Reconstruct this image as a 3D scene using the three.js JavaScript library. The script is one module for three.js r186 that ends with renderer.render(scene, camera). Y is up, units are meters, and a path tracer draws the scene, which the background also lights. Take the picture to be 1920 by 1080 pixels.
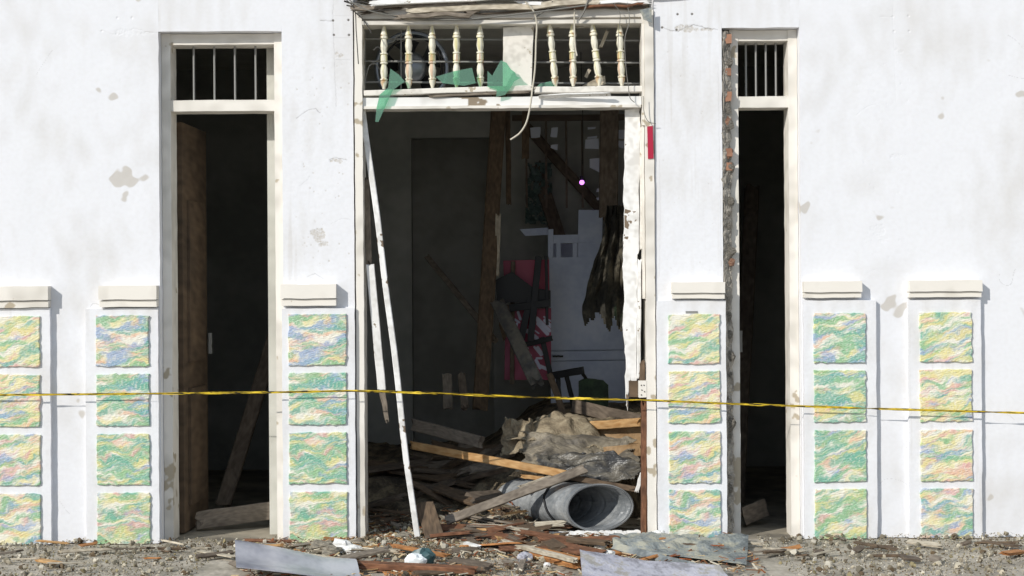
import * as THREE from 'three';
import { ImprovedNoise } from 'three/addons/math/ImprovedNoise.js';
import { mergeGeometries, toCreasedNormals } from 'three/addons/utils/BufferGeometryUtils.js';

// ---------------------------------------------------------------- camera, sky, sun, exposure
const scene = new THREE.Scene();
const CAM = new THREE.Vector3(0, 1.35, 8), PX = 350, ROLL = 0.0068;
const camera = new THREE.PerspectiveCamera(2 * Math.atan(540 / PX / 8) * 180 / Math.PI, 16 / 9, 0.1, 400);
camera.position.copy(CAM);
camera.rotation.z = -ROLL;
const renderer = new THREE.WebGLRenderer({ antialias: true });
renderer.toneMapping = THREE.LinearToneMapping;
renderer.toneMappingExposure = 0.84;
renderer.shadowMap.enabled = true;

const sunDir = new THREE.Vector3(-1, 0.9, 1).normalize();
{ // pale, slightly hazy clear sky
  const w = 256, h = 128, d = new Float32Array(w * h * 4);
  for (let y = 0; y < h; y++) for (let x = 0; x < w; x++) {
    const el = ((y + 0.5) / h - 0.5) * Math.PI, az = ((x + 0.5) / w - 0.5) * 2 * Math.PI, k = (y * w + x) * 4;
    const t = Math.pow(Math.max(0, Math.sin(el)), 0.5), c = [0.92 - 0.40 * t, 0.95 - 0.26 * t, 1.0 - 0.08 * t];
    const dir = new THREE.Vector3(Math.cos(el) * Math.cos(az), Math.sin(el), Math.cos(el) * Math.sin(az)), g = Math.pow(Math.max(0, dir.dot(sunDir)), 6);
    for (let i = 0; i < 3; i++) d[k + i] = 0.72 * c[i] * (1 + 0.7 * g);
    d[k + 3] = 1;
  }
  const st = new THREE.DataTexture(d, w, h, THREE.RGBAFormat, THREE.FloatType);
  st.mapping = THREE.EquirectangularReflectionMapping; st.magFilter = THREE.LinearFilter; st.minFilter = THREE.LinearFilter; st.needsUpdate = true;
  scene.background = st; scene.environment = st;
}
const sun = new THREE.DirectionalLight(new THREE.Color(1.0, 0.955, 0.88), 4.2);
sun.position.copy(sunDir).multiplyScalar(20);
sun.target.position.set(0, 1, 0);
sun.castShadow = true; sun.shadow.radius = 1; sun.shadow.mapSize.set(4096, 4096);
Object.assign(sun.shadow.camera, { left: -6, right: 6, top: 6, bottom: -6, near: 1, far: 60 });
scene.add(sun, sun.target);

// ---------------------------------------------------------------- helpers
let seed = 20240611;
function R() { seed |= 0; seed = seed + 0x6D2B79F5 | 0; let t = Math.imul(seed ^ seed >>> 15, 1 | seed); t = t + Math.imul(t ^ t >>> 7, 61 | t) ^ t; return ((t ^ t >>> 14) >>> 0) / 4294967296; }
const rr = (a, b) => a + (b - a) * R();
const perlin = new ImprovedNoise();
const N = (x, y = 0, z = 0) => perlin.noise(x, y, z);
const fbm = (x, y, z = 0, o = 4) => { let s = 0, a = 0.5; for (let i = 0; i < o; i++) { s += a * N(x, y, z + i * 7.3); x *= 2.03; y *= 2.03; z *= 2.03; a *= 0.5; } return s; };
const clamp = (x, a = 0, b = 1) => Math.min(b, Math.max(a, x));
const ss = (a, b, x) => { const t = clamp((x - a) / (b - a)); return t * t * (3 - 2 * t); };
const V = (x, y, z) => new THREE.Vector3(x, y, z);
// a picture point on the plane at depth z, or on the level y = h
function P(px, py, z = 0) {
  const a = px - 960, b = 540 - py, c = Math.cos(ROLL), s = Math.sin(ROLL), k = (CAM.z - z) / (PX * 8);
  return V((a * c + b * s) * k, CAM.y + (-a * s + b * c) * k, z);
}
function G(px, py, h = 0) {
  const a = px - 960, b = 540 - py, c = Math.cos(ROLL), s = Math.sin(ROLL);
  const d = (h - CAM.y) * PX * 8 / (-a * s + b * c);
  return P(px, py, CAM.z - d);
}
const X = (px, py = 540, z = 0) => P(px, py, z).x, Y = (py, px = 960, z = 0) => P(px, py, z).y;

const names = new Map();
function numbered(n) { const k = names.get(n) || 0; names.set(n, k + 1); return k ? n + '_' + String(k).padStart(3, '0') : n; }
function tag(o, label, category, group, kind) {
  if (label) o.userData.label = label; if (category) o.userData.category = category;
  if (group) o.userData.group = group; if (kind) o.userData.kind = kind; return o;
}
function thing(name, label, category, group) { const o = new THREE.Group(); o.name = numbered(name); scene.add(o); return tag(o, label, category, group); }
function mesh(name, geo, mat, parent) {
  const m = new THREE.Mesh(Array.isArray(geo) ? mergeGeometries(geo.map(g => { const q = g.index ? g.toNonIndexed() : g; for (const k of Object.keys(q.attributes)) if (!['position', 'normal', 'uv'].includes(k)) q.deleteAttribute(k); return q; })) : geo, mat);
  m.name = parent ? name : numbered(name); m.castShadow = m.receiveShadow = true; (parent || scene).add(m); return m;
}
function single(name, geo, mat, label, category, group) { return tag(mesh(name, geo, mat), label, category, group); }

// ---------------------------------------------------------------- computed textures
const enc = v => { v = clamp(v); return Math.round(255 * (v <= 0.0031308 ? v * 12.92 : 1.055 * Math.pow(v, 1 / 2.4) - 0.055)); };
const hex = h => { const c = new THREE.Color(h); return [c.r, c.g, c.b]; };   // linear
const mix = (a, b, t) => [a[0] + (b[0] - a[0]) * t, a[1] + (b[1] - a[1]) * t, a[2] + (b[2] - a[2]) * t];
function tex(w, h, fn, colour = true) {          // fn(u, v) with v up -> [r, g, b] linear, or a number
  const d = new Uint8Array(w * h * 4);
  for (let j = 0; j < h; j++) for (let i = 0; i < w; i++) {
    const c = fn((i + 0.5) / w, (j + 0.5) / h), k = (j * w + i) * 4;
    if (colour) { d[k] = enc(c[0]); d[k + 1] = enc(c[1]); d[k + 2] = enc(c[2]); } else d[k] = d[k + 1] = d[k + 2] = Math.round(255 * clamp(c));
    d[k + 3] = 255;
  }
  const t = new THREE.DataTexture(d, w, h);
  if (colour) t.colorSpace = THREE.SRGBColorSpace;
  t.wrapS = t.wrapT = THREE.RepeatWrapping; t.magFilter = THREE.LinearFilter; t.minFilter = THREE.LinearMipmapLinearFilter; t.generateMipmaps = true; t.anisotropy = 8; t.needsUpdate = true;
  return t;
}
// tiling noise: period of p cells over 0..1
function tn(u, v, p, z = 0) {
  const s = u > 0.85 ? ss(0.85, 1, u) : 0, t = v > 0.85 ? ss(0.85, 1, v) : 0;
  let a = N(u * p, v * p, z); if (s) a += (N((u - 1) * p, v * p, z) - a) * s;
  if (!t) return a;
  let c = N(u * p, (v - 1) * p, z); if (s) c += (N((u - 1) * p, (v - 1) * p, z) - c) * s;
  return a + (c - a) * t;
}
const std = (o) => new THREE.MeshStandardMaterial(Object.assign({ roughness: 0.85, metalness: 0 }, o));
function wood(c1, c2, grain = 1, sc = 1, dirt = 0.3) {   // u runs along the grain, 1 m per repeat
  const z = rr(0, 90), A = hex(c1), B = hex(c2), D = hex('#3d342b');
  const f = (u, v) => { const w = 0.05 * tn(u, v, 3, z); return clamp(0.5 + 0.6 * grain * tn(u * 0.5, v + w, 48, z) + 0.4 * grain * tn(u * 0.3, v + w, 110, z + 5)); };
  const map = tex(512, 512, (u, v) => mix(mix(A, B, f(u, v)), D, dirt * clamp(0.3 + 1.6 * tn(u, v, 9, z + 9) + 0.8 * tn(u, v, 33, z + 3))));
  const bump = tex(512, 512, (u, v) => f(u, v), false);
  map.repeat.set(sc, sc); bump.repeat.set(sc, sc);
  return std({ map, bumpMap: bump, bumpScale: 0.002 });
}
// paint over timber: chipped in patches, faint grime
function paint(c, under, chips = 0.1, size = 14, grime = '#9a9486', gr = 0.35) {
  const z = rr(0, 90), A = hex(c), U = hex(under), D = hex(grime);
  const ch = (u, v) => ss(0.52 - chips, 0.55 - chips, 0.5 * tn(u * 0.6, v, size, z) + 0.35 * tn(u, v, size * 3.1, z + 4) + 0.25 * tn(u, v, size * 7, z + 8) + 0.1);
  const map = tex(512, 512, (u, v) => { const m = ch(u, v), g = gr * clamp(0.2 + 1.5 * tn(u, v, 6, z + 2) + 1.1 * tn(u, v, 40, z + 6)); return mix(mix(A, D, g), U, m); });
  const bump = tex(512, 512, (u, v) => 0.7 - 0.6 * ch(u, v) + 0.25 * tn(u * 0.3, v, 60, z + 1), false);
  return std({ map, bumpMap: bump, bumpScale: 0.0015, roughness: 0.7 });
}
function mottled(cols, size, extra = {}, bumpScale = 0.003) {
  const z = rr(0, 90), C = cols.map(hex);
  const f = (u, v) => clamp(0.5 + 0.9 * tn(u, v, size, z) + 0.5 * tn(u, v, size * 3.3, z + 3) + 0.35 * tn(u, v, size * 9, z + 6));
  const map = tex(256, 256, (u, v) => { const t = f(u, v) * (C.length - 1), i = Math.min(C.length - 2, Math.floor(t)); return mix(C[i], C[i + 1], t - i); });
  const bump = tex(256, 256, (u, v) => clamp(0.5 + 0.5 * tn(u, v, size * 2, z + 2) + 0.5 * tn(u, v, size * 8, z + 5) + 0.3 * tn(u, v, size * 21, z)), false);
  return std(Object.assign({ map, bumpMap: bump, bumpScale }, extra));
}

// plaster of the facade: 3 m by 3 m, cracks, flaked patches and drill holes where the photograph has them
const WT = 1024, crack = new Float32Array(WT * WT), flake = new Float32Array(WT * WT);
function stamp(arr, px, py, rad, val) {
  const p = P(px, py, 0), cx = (p.x + 1.5) / 3 * WT, cy = p.y / 3 * WT, r = rad / PX / 3 * WT;
  for (let j = Math.floor(cy - r - 1); j <= cy + r + 1; j++) for (let i = Math.floor(cx - r - 1); i <= cx + r + 1; i++) {
    if (i < 0 || j < 0 || i >= WT || j >= WT) continue;
    const q = clamp(r + 0.5 - Math.hypot(i - cx, j - cy)) * val; if (q > arr[j * WT + i]) arr[j * WT + i] = q;
  }
}
function crackLine(pts, rad = 0.7, val = 0.7, jit = 1.2) {
  for (let k = 0; k < pts.length - 1; k++) {
    const [x0, y0] = pts[k], [x1, y1] = pts[k + 1], n = Math.ceil(Math.hypot(x1 - x0, y1 - y0) * 2);
    for (let i = 0; i <= n; i++) { const t = i / n, x = x0 + (x1 - x0) * t, y = y0 + (y1 - y0) * t; stamp(crack, x + jit * N(x * 0.21, y * 0.21, k), y + jit * N(x * 0.21, y * 0.21, 40 + k), rad * (0.7 + 0.8 * Math.abs(N(x * 0.3, y * 0.3, 9))), val * (0.6 + 0.4 * N(x * 0.1, y * 0.1, 3))); }
  }
}
function flakePatch(cx, cy, rx, ry, n = 60) { for (let i = 0; i < n; i++) { const a = rr(0, 6.28), q = Math.sqrt(R()); stamp(flake, cx + rx * q * Math.cos(a), cy + ry * q * Math.sin(a), rr(0.8, 2.6), rr(0.4, 1)); } }
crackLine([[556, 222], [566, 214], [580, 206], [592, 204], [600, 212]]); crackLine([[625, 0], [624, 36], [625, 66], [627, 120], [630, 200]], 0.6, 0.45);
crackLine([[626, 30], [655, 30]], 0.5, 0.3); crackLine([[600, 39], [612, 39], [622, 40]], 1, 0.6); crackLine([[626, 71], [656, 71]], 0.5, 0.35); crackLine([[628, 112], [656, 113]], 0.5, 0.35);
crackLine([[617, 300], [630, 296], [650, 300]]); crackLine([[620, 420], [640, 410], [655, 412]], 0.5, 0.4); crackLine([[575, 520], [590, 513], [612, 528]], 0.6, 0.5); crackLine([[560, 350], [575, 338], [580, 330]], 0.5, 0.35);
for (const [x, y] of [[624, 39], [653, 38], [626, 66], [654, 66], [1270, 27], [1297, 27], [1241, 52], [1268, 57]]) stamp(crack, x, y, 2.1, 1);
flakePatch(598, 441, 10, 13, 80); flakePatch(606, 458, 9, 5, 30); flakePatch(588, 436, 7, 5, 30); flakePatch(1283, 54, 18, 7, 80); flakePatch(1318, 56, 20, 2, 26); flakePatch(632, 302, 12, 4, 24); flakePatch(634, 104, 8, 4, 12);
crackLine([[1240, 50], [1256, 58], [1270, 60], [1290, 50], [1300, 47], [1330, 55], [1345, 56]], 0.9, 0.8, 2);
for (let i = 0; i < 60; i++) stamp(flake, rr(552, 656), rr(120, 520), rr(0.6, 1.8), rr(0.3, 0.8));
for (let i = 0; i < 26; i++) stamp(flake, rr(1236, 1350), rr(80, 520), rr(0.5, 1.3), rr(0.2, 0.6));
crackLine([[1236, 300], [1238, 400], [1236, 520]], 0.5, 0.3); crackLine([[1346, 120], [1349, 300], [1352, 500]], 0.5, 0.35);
const Wc = hex('#e7e8ec'), Wd = hex('#c8c4be'), Wk = hex('#5d5750'), Wf = hex('#bcb5aa');  // Wk paints both groove shade and grey-brown dirt into the cracks
const plasterMap = tex(WT, WT, (u, v) => {
  const k = Math.floor(v * WT) * WT + Math.floor(u * WT);
  const g = clamp(0.1 + 0.9 * tn(u, v, 7, 1) + 0.5 * tn(u * 2, v * 0.5, 30, 2)) * 0.5 + 0.12 * clamp(tn(u, v, 160, 3) + 0.3) + 0.22 * ss(0.12, 0.5, N(u * 110, v * 5, 21) + 0.5 * N(u * 260, v * 9, 22)) * ss(-0.1, 0.4, N(u * 9, v * 3, 23));
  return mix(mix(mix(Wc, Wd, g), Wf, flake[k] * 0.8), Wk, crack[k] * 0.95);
});
const plasterBump = tex(WT, WT, (u, v) => { const k = Math.floor(v * WT) * WT + Math.floor(u * WT); return 0.62 + 0.22 * tn(u, v, 22, 5) + 0.12 * tn(u, v, 90, 6) + 0.05 * tn(u, v, 300, 7) - 0.35 * flake[k] - 0.6 * crack[k]; }, false);
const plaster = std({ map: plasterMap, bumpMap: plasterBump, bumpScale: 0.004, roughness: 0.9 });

const plaster2 = std({ map: tex(768, 768, (u, v) => { const g = clamp(0.1 + 0.9 * tn(u, v, 6, 11) + 0.5 * tn(u, v * 0.5, 40, 12)) * 0.5 + 0.1 * clamp(tn(u, v, 140, 13) + 0.3), k = Math.abs(tn(u, v, 5, 14) + 0.35 * tn(u, v, 17, 15)) < 0.003 && tn(u, v, 4, 16) > 0.3 ? 0.25 : 0, f = ss(0.56, 0.62, tn(u, v, 13, 17) + 0.3 * tn(u, v, 50, 18)); return mix(mix(mix(Wc, Wd, g), Wf, f * 0.7), Wk, k); }), bumpMap: plasterBump, bumpScale: 0.003, roughness: 0.9 });
// colour-washed rough tiles: streaked pigments on a pale ground
const pig = ['#e6dc9e', '#e2b092', '#66b07a', '#dba2a0', '#86a2cc', '#5aa896', '#e2d68a'].map(hex), pale = hex('#e9e6d8');
const tileMap = tex(768, 768, (u, v) => {
  let c = pale; const wx = 0.025 * N(u * 16, v * 16, 71) + 0.007 * N(u * 70, v * 70, 5), cell = Math.floor(u * 4) + 4 * Math.floor(v * 4), sl = 0.1 + 0.25 * ((cell * 7) % 5) / 4;
  const y = v - sl * u + wx, off = [0.05, -0.05, 0.09, -0.12, -0.09, -0.01, -0.07];
  for (let i = 0; i < 7; i++) { const m = fbm(u * 9 + i * 3.1, y * 30 + i * 9.7, i * 5.3 + cell * 3.7, 5) + off[i] + 0.08 * Math.sin(cell * 2.3 + i * 1.9); c = mix(c, pig[i], 0.8 * ss(-0.02, 0.26, m)); }
  const w = fbm(u * 90, y * 170, 3, 3);
  return mix(c, pale, 0.08 + 0.45 * ss(0.02, 0.3, w));
});
const tileBump = tex(768, 768, (u, v) => 0.5 + 0.7 * fbm(u * 55, (v - 0.22 * u) * 170, 1, 4) + 0.2 * N(u * 240, v * 300, 2), false);
const tileMat = std({ map: tileMap, bumpMap: tileBump, bumpScale: 0.0045, roughness: 0.85 });

const M = {
  cream: paint('#e9e4db', '#b5a994', 0.1), white: paint('#ebeae7', '#8d7f6c', 0.08), whiteWorn: paint('#efeeec', '#7a6a58', 0.14, 9),
  baluster: (() => { const a = hex('#e9e4d2'), y = hex('#c9c05a'), o = hex('#b9855c'), d = hex('#8f8a78');
    const map = tex(256, 256, (u, v) => { let c = mix(a, y, 0.55 * ss(0.05, 0.4, tn(u, v, 5, 3))); c = mix(c, o, 0.6 * ss(0.28, 0.42, tn(u, v, 4, 8))); return mix(c, d, 0.5 * ss(0.1, 0.5, tn(u, v, 19, 2))); }); return std({ map, roughness: 0.55 }); })(),
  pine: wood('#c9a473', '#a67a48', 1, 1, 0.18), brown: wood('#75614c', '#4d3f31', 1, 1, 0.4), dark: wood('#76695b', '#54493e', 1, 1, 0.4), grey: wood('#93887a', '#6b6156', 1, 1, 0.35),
  rust: wood('#8a5f44', '#5c3a26', 1, 1, 0.3), orange: wood('#bb8450', '#8f5d33', 1, 1, 0.2), pale: wood('#cfc5b2', '#a59a86', 1, 1, 0.3),
  back: mottled(['#9b9d97', '#a9aaa4', '#b5b6b0'], 6), inner: mottled(['#b5b4ab', '#c4c3ba', '#d0cfc7'], 5), concrete: mottled(['#6d675c', '#8a8375', '#a59c8b'], 10),
  asphalt: mottled(['#8f887b', '#a69e90', '#b8b0a2'], 9, {}, 0.006),
  masonry: mottled(['#77726a', '#9a948a', '#b3aca0'], 14, {}, 0.012), brick: mottled(['#8a6350', '#a87c63', '#b79781'], 9, {}, 0.006), mortar: mottled(['#6c675f', '#918b80', '#a9a296'], 16, {}, 0.01),
  steel: std({ color: new THREE.Color('#9aa0a8'), roughness: 0.35, metalness: 0.85 }), iron: std({ color: new THREE.Color('#8f8f8c'), roughness: 0.6, metalness: 0.2 }),
  black: std({ color: new THREE.Color('#17181a'), roughness: 0.55 }), cable: std({ color: new THREE.Color('#c2bbab'), roughness: 0.6 }), cableGrey: std({ color: new THREE.Color('#77756f'), roughness: 0.6 }), cableDark: std({ color: new THREE.Color('#35322e'), roughness: 0.6 }),
  khaki: mottled(['#776b58', '#8f826c', '#a1957e'], 8, { roughness: 0.95 }, 0.004), tarp: mottled(['#3f3f40', '#55534f', '#6f6a60'], 5, { roughness: 0.38 }, 0.004), tarpDust: mottled(['#5d5850', '#7c7466', '#938a79'], 7, { roughness: 0.6 }, 0.005),
  rag: mottled(['#25241f', '#37342c', '#565043'], 4, { roughness: 0.95 }, 0.004), pipe: mottled(['#6f7376', '#86898b', '#9a9c9c'], 7, { roughness: 0.42 }, 0.002),
  sheetLilac: mottled(['#8f8e97', '#b0b0bb', '#bdbdc7', '#a8a49e'], 7, { roughness: 0.5 }, 0.002), sheetGrey: mottled(['#646a6c', '#848a8a', '#a3a294'], 8, { roughness: 0.55 }, 0.004), sheetSilver: mottled(['#9a9ca8', '#b0b2bd', '#c2c3cc'], 4, { roughness: 0.32, metalness: 0.35 }, 0.001),
  cardboard: mottled(['#8a6d4c', '#a1835f', '#ae9270'], 7), cabinet: mottled(['#b3bed6', '#bfc9de', '#cad2e4'], 4, { roughness: 0.6 }, 0.001),
};

// ---------------------------------------------------------------- geometry builders
const finish = g => { g.computeVertexNormals(); return g; };
function roughBox(x0, x1, y0, y1, z0, z1, seg = 0.06, amp = 0.003, off = 0) {   // uv = facade metres / 3
  const w = x1 - x0, h = y1 - y0, d = z1 - z0;
  const g = new THREE.BoxGeometry(w, h, d, Math.min(60, Math.max(1, Math.round(w / seg))), Math.min(70, Math.max(1, Math.round(h / seg))), Math.min(6, Math.max(1, Math.round(d / seg)))).toNonIndexed();
  g.translate((x0 + x1) / 2, (y0 + y1) / 2, (z0 + z1) / 2);
  const p = g.attributes.position, n = g.attributes.normal, uv = g.attributes.uv;
  for (let i = 0; i < p.count; i++) {
    const x = p.getX(i), y = p.getY(i), z = p.getZ(i);
    if (Math.abs(n.getZ(i)) > 0.5) uv.setXY(i, (x + 1.5) / 3 + off, y / 3); else if (Math.abs(n.getX(i)) > 0.5) uv.setXY(i, (x + 1.5 - z) / 3 + off, y / 3); else uv.setXY(i, (x + 1.5) / 3, (y - z) / 3);
    p.setXYZ(i, x + amp * N(x * 9, y * 13, z * 9), y + amp * N(x * 11, y * 9, z * 9 + 30), z + amp * 0.7 * N(x * 7, y * 7, 60));
  }
  return toCreasedNormals(finish(g), 0.6);
}
const bx = (x0, x1, y0, y1, z0, z1, amp = 0) => { const g = roughBox(x0, x1, y0, y1, z0, z1, amp ? 0.05 : 9, amp); return g; };
// timber from a to b: chamfered section w by t, wide face turned towards 'face', broken ends
function timber(a, b, w, t, o = {}) {
  const { face = V(0, 0, 1), split = 0.03, splitA = split, splitB = split, taper = 0, warp = 0.004, seg = 8, bow = 0 } = o;
  const L = a.distanceTo(b), d = b.clone().sub(a).normalize();
  const side = new THREE.Vector3().crossVectors(face, d).normalize(), nor = new THREE.Vector3().crossVectors(d, side).normalize();
  const c = Math.min(w, t) * 0.12, hw = w / 2, ht = t / 2;
  const sec = [[-hw + c, ht], [-hw / 3, ht], [hw / 3, ht], [hw - c, ht], [hw, ht - c], [hw, -ht + c], [hw - c, -ht], [hw / 3, -ht], [-hw / 3, -ht], [-hw + c, -ht], [-hw, -ht + c], [-hw, ht - c]];
  const n = sec.length, q = rr(0, 99), off = rr(0, 1), per = [0]; for (let i = 0; i < n; i++) { const e = sec[(i + 1) % n]; per.push(per[i] + Math.hypot(e[0] - sec[i][0], e[1] - sec[i][1])); }
  const jA = sec.map((s, i) => splitA * Math.abs(N(s[0] / w * 6 + q, i < 5 || i === 11 ? 0.3 : 0.9, q)) * 2.2), jB = sec.map((s, i) => splitB * Math.abs(N(s[0] / w * 6 - q, i < 5 || i === 11 ? 0.3 : 0.9, q + 9)) * 2.2);
  const pt = (i, k) => { const s = sec[i % n], f = k / seg, tt = f * L + (k === 0 ? jA[i % n] : k === seg ? -jB[i % n] : 0), tp = 1 - taper * f; return a.clone().addScaledVector(d, tt).addScaledVector(side, s[0] * tp + warp * N(f * 4 + q, 1)).addScaledVector(nor, s[1] * tp + warp * N(f * 4 + q, 7) + bow * 4 * f * (1 - f)); };
  const pos = [], uv = [];
  const put = (p, u, v) => { pos.push(p.x, p.y, p.z); uv.push(u, v); };
  for (let k = 0; k < seg; k++) for (let i = 0; i < n; i++) {
    const A = pt(i, k), B = pt(i + 1, k), C = pt(i + 1, k + 1), D = pt(i, k + 1), u0 = off + k / seg * L, u1 = off + (k + 1) / seg * L, v0 = off + per[i], v1 = off + per[i + 1];
    put(A, u0, v0); put(B, u0, v1); put(C, u1, v1); put(A, u0, v0); put(C, u1, v1); put(D, u1, v0);
  }
  for (const k of [0, seg]) { const cc = a.clone().addScaledVector(d, k ? L - splitB * 0.5 : splitA * 0.5).addScaledVector(nor, k ? 0 : 0);
    for (let i = 0; i < n; i++) { const A = pt(i, k), B = pt(i + 1, k); if (k) { put(A, off, per[i]); put(B, off, per[i + 1]); put(cc, off + 0.01, per[i]); } else { put(B, off, per[i + 1]); put(A, off, per[i]); put(cc, off + 0.01, per[i]); } } }
  const g = new THREE.BufferGeometry(); g.setAttribute('position', new THREE.Float32BufferAttribute(pos, 3)); g.setAttribute('uv', new THREE.Float32BufferAttribute(uv, 2));
  // winding: outward
  finish(g); const ctr = a.clone().add(b).multiplyScalar(0.5), m = V(pos[0], pos[1], pos[2]); const nn = V(g.attributes.normal.getX(0), g.attributes.normal.getY(0), g.attributes.normal.getZ(0));
  if (nn.dot(nor) < 0) { const p = g.attributes.position, t2 = g.attributes.uv; for (let i = 0; i < p.count; i += 3) { for (const [at, s] of [[p, 3], [t2, 2]]) for (let c2 = 0; c2 < s; c2++) { const x = at.array[(i + 1) * s + c2]; at.array[(i + 1) * s + c2] = at.array[(i + 2) * s + c2]; at.array[(i + 2) * s + c2] = x; } } finish(g); }
  return toCreasedNormals(g, 0.5);
}
// a closed sheet of given thickness over a parametric surface
function sheet(fn, nu, nv, th, us = 1, vs = 1, hole = null) {
  const pts = [], e = 1e-3, pos = [], uv = [];
  for (let j = 0; j <= nv; j++) for (let i = 0; i <= nu; i++) {
    const u = i / nu, v = j / nv, p = fn(u, v);
    const a = fn(Math.min(1, u + e), v).sub(fn(Math.max(0, u - e), v)), b = fn(u, Math.min(1, v + e)).sub(fn(u, Math.max(0, v - e)));
    const n = a.cross(b).normalize(); pts.push([p.clone().addScaledVector(n, th / 2), p.clone().addScaledVector(n, -th / 2), u * us, v * vs]);
  }
  const id = (i, j) => j * (nu + 1) + i;
  const solid = (i, j) => i >= 0 && j >= 0 && i < nu && j < nv && !(hole && hole((i + 0.5) / nu, (j + 0.5) / nv));
  const tri = (s, ...k) => { for (const q of k) { const p = pts[q][s]; pos.push(p.x, p.y, p.z); uv.push(pts[q][2], pts[q][3]); } };
  const edge = (q, w) => { const A = pts[q][0], B = pts[w][0], C = pts[w][1], D = pts[q][1]; for (const p of [A, C, B, A, D, C]) { pos.push(p.x, p.y, p.z); uv.push(pts[q][2], pts[q][3]); } };
  for (let j = 0; j < nv; j++) for (let i = 0; i < nu; i++) {
    if (!solid(i, j)) continue;
    const a = id(i, j), b = id(i + 1, j), c = id(i + 1, j + 1), d = id(i, j + 1);
    tri(0, a, b, c); tri(0, a, c, d); tri(1, a, c, b); tri(1, a, d, c);
    if (!solid(i, j - 1)) edge(a, b); if (!solid(i + 1, j)) edge(b, c); if (!solid(i, j + 1)) edge(c, d); if (!solid(i - 1, j)) edge(d, a);
  }
  const g = new THREE.BufferGeometry(); g.setAttribute('position', new THREE.Float32BufferAttribute(pos, 3)); g.setAttribute('uv', new THREE.Float32BufferAttribute(uv, 2));
  return toCreasedNormals(finish(g), 0.7);
}
function cableGeo(pts, r, seg = 48) { return new THREE.TubeGeometry(new THREE.CatmullRomCurve3(pts), seg, r, 6, false); }
// a flat outline given in picture points at depth z, with real thickness
function plate(pts, z, th, jag = 0, n = 1) {
  const w = pts.map(([x, y]) => P(x, y, z)), s = new THREE.Shape(); let first = true;
  for (let i = 0; i < w.length; i++) { const a = w[i], b = w[(i + 1) % w.length]; for (let k = 0; k < n; k++) { const t = k / n, x = a.x + (b.x - a.x) * t, y = a.y + (b.y - a.y) * t, q = k ? jag : jag * 0.4; const xx = x + q * N(x * 60, y * 60, 1), yy = y + q * N(x * 60, y * 60, 9); first ? s.moveTo(xx, yy) : s.lineTo(xx, yy); first = false; } }
  const g = new THREE.ExtrudeGeometry(s, { depth: th, bevelEnabled: th > 0.006, bevelSize: 0.0015, bevelThickness: 0.0015, bevelSegments: 1 });
  g.translate(0, 0, z - th); return g;
}
function swapUV(g) { const u = g.attributes.uv; for (let i = 0; i < u.count; i++) u.setXY(i, u.getY(i), u.getX(i)); return g; }

// ---------------------------------------------------------------- ground and floor
const ground = mesh('ground', new THREE.PlaneGeometry(160, 160).rotateX(-Math.PI / 2), M.asphalt); ground.userData.kind = 'structure';
{ const u = ground.geometry.attributes.uv; for (let i = 0; i < u.count; i++) u.setXY(i, u.getX(i) * 80, u.getY(i) * 80); ground.position.z = 60; ground.position.y = -0.005; }
const floor = mesh('floor', bx(-3.9, 3.9, -0.1, 0.0, -3.4, -0.02), M.concrete); floor.userData.kind = 'structure';

// ---------------------------------------------------------------- building
const building = thing('damaged_building', 'white plastered shopfront with gutted doorway, colourful relief tiles and a turned-baluster transom', 'building');
const TOP = 3.5, xl = { a: X(300), b: X(531), c: X(664.5) }, xr = { a: X(1229.5), b: X(1356), c: X(1372), d: X(1502) };
const sideTop = Y(55), headTop = Y(-40);
const WB = -0.24;   // back of the front wall
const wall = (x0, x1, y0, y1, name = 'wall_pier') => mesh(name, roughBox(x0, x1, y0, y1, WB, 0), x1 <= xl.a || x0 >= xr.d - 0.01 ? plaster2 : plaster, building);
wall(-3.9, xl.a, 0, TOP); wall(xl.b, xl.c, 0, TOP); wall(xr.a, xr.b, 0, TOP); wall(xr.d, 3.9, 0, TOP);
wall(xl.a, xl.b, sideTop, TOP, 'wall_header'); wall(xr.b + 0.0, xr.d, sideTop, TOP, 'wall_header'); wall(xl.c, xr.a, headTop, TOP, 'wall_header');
// partitions, back wall with its dark inner doorway, ceiling
const ZB = -3.2, inner = M.inner;
const room = (n, ...a) => mesh(n, bx(...a), n === 'back_wall' ? M.back : inner, building);
const dA = X(772, 500, ZB), dB = X(925, 500, ZB), dT = Y(258, 850, ZB);
room('back_wall', -3.9, dA, 0, 3.0, ZB - 0.15, ZB); room('back_wall', dB, 3.9, 0, 3.0, ZB - 0.15, ZB); room('back_wall', dA, dB, dT, 3.0, ZB - 0.15, ZB);
room('rear_room_wall', dA - 0.6, dB + 0.6, 0, 3.0, ZB - 0.9, ZB - 0.8); room('rear_room_wall', dA - 0.6, dA - 0.5, 0, 3.0, ZB - 1.5, ZB - 0.15); room('rear_room_wall', dB + 0.5, dB + 0.6, 0, 3.0, ZB - 1.5, ZB - 0.15); room('rear_room_ceiling', dA - 0.6, dB + 0.6, 3.0, 3.1, ZB - 1.6, ZB - 0.15);
room('partition_wall', xl.b - 0.12, xl.b - 0.0, 0, 3.0, ZB, WB); room('partition_wall', xr.b - 0.02, xr.b + 0.1, 0, 3.0, ZB, WB);
room('side_wall', -3.9, -3.75, 0, 3.0, ZB, WB); room('side_wall', 3.75, 3.9, 0, 3.0, ZB, WB);
room('ceiling', -3.9, 3.9, 3.0, 3.12, ZB - 0.15, WB);
mesh('roof', bx(-4, 4, 3.5, 3.62, ZB - 0.2, 0.05), M.concrete, building);
const rearFloor = mesh('floor', bx(dA - 0.6, dB + 0.6, -0.1, 0, ZB - 1.6, -3.4), M.concrete); rearFloor.userData.kind = 'structure';

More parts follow.
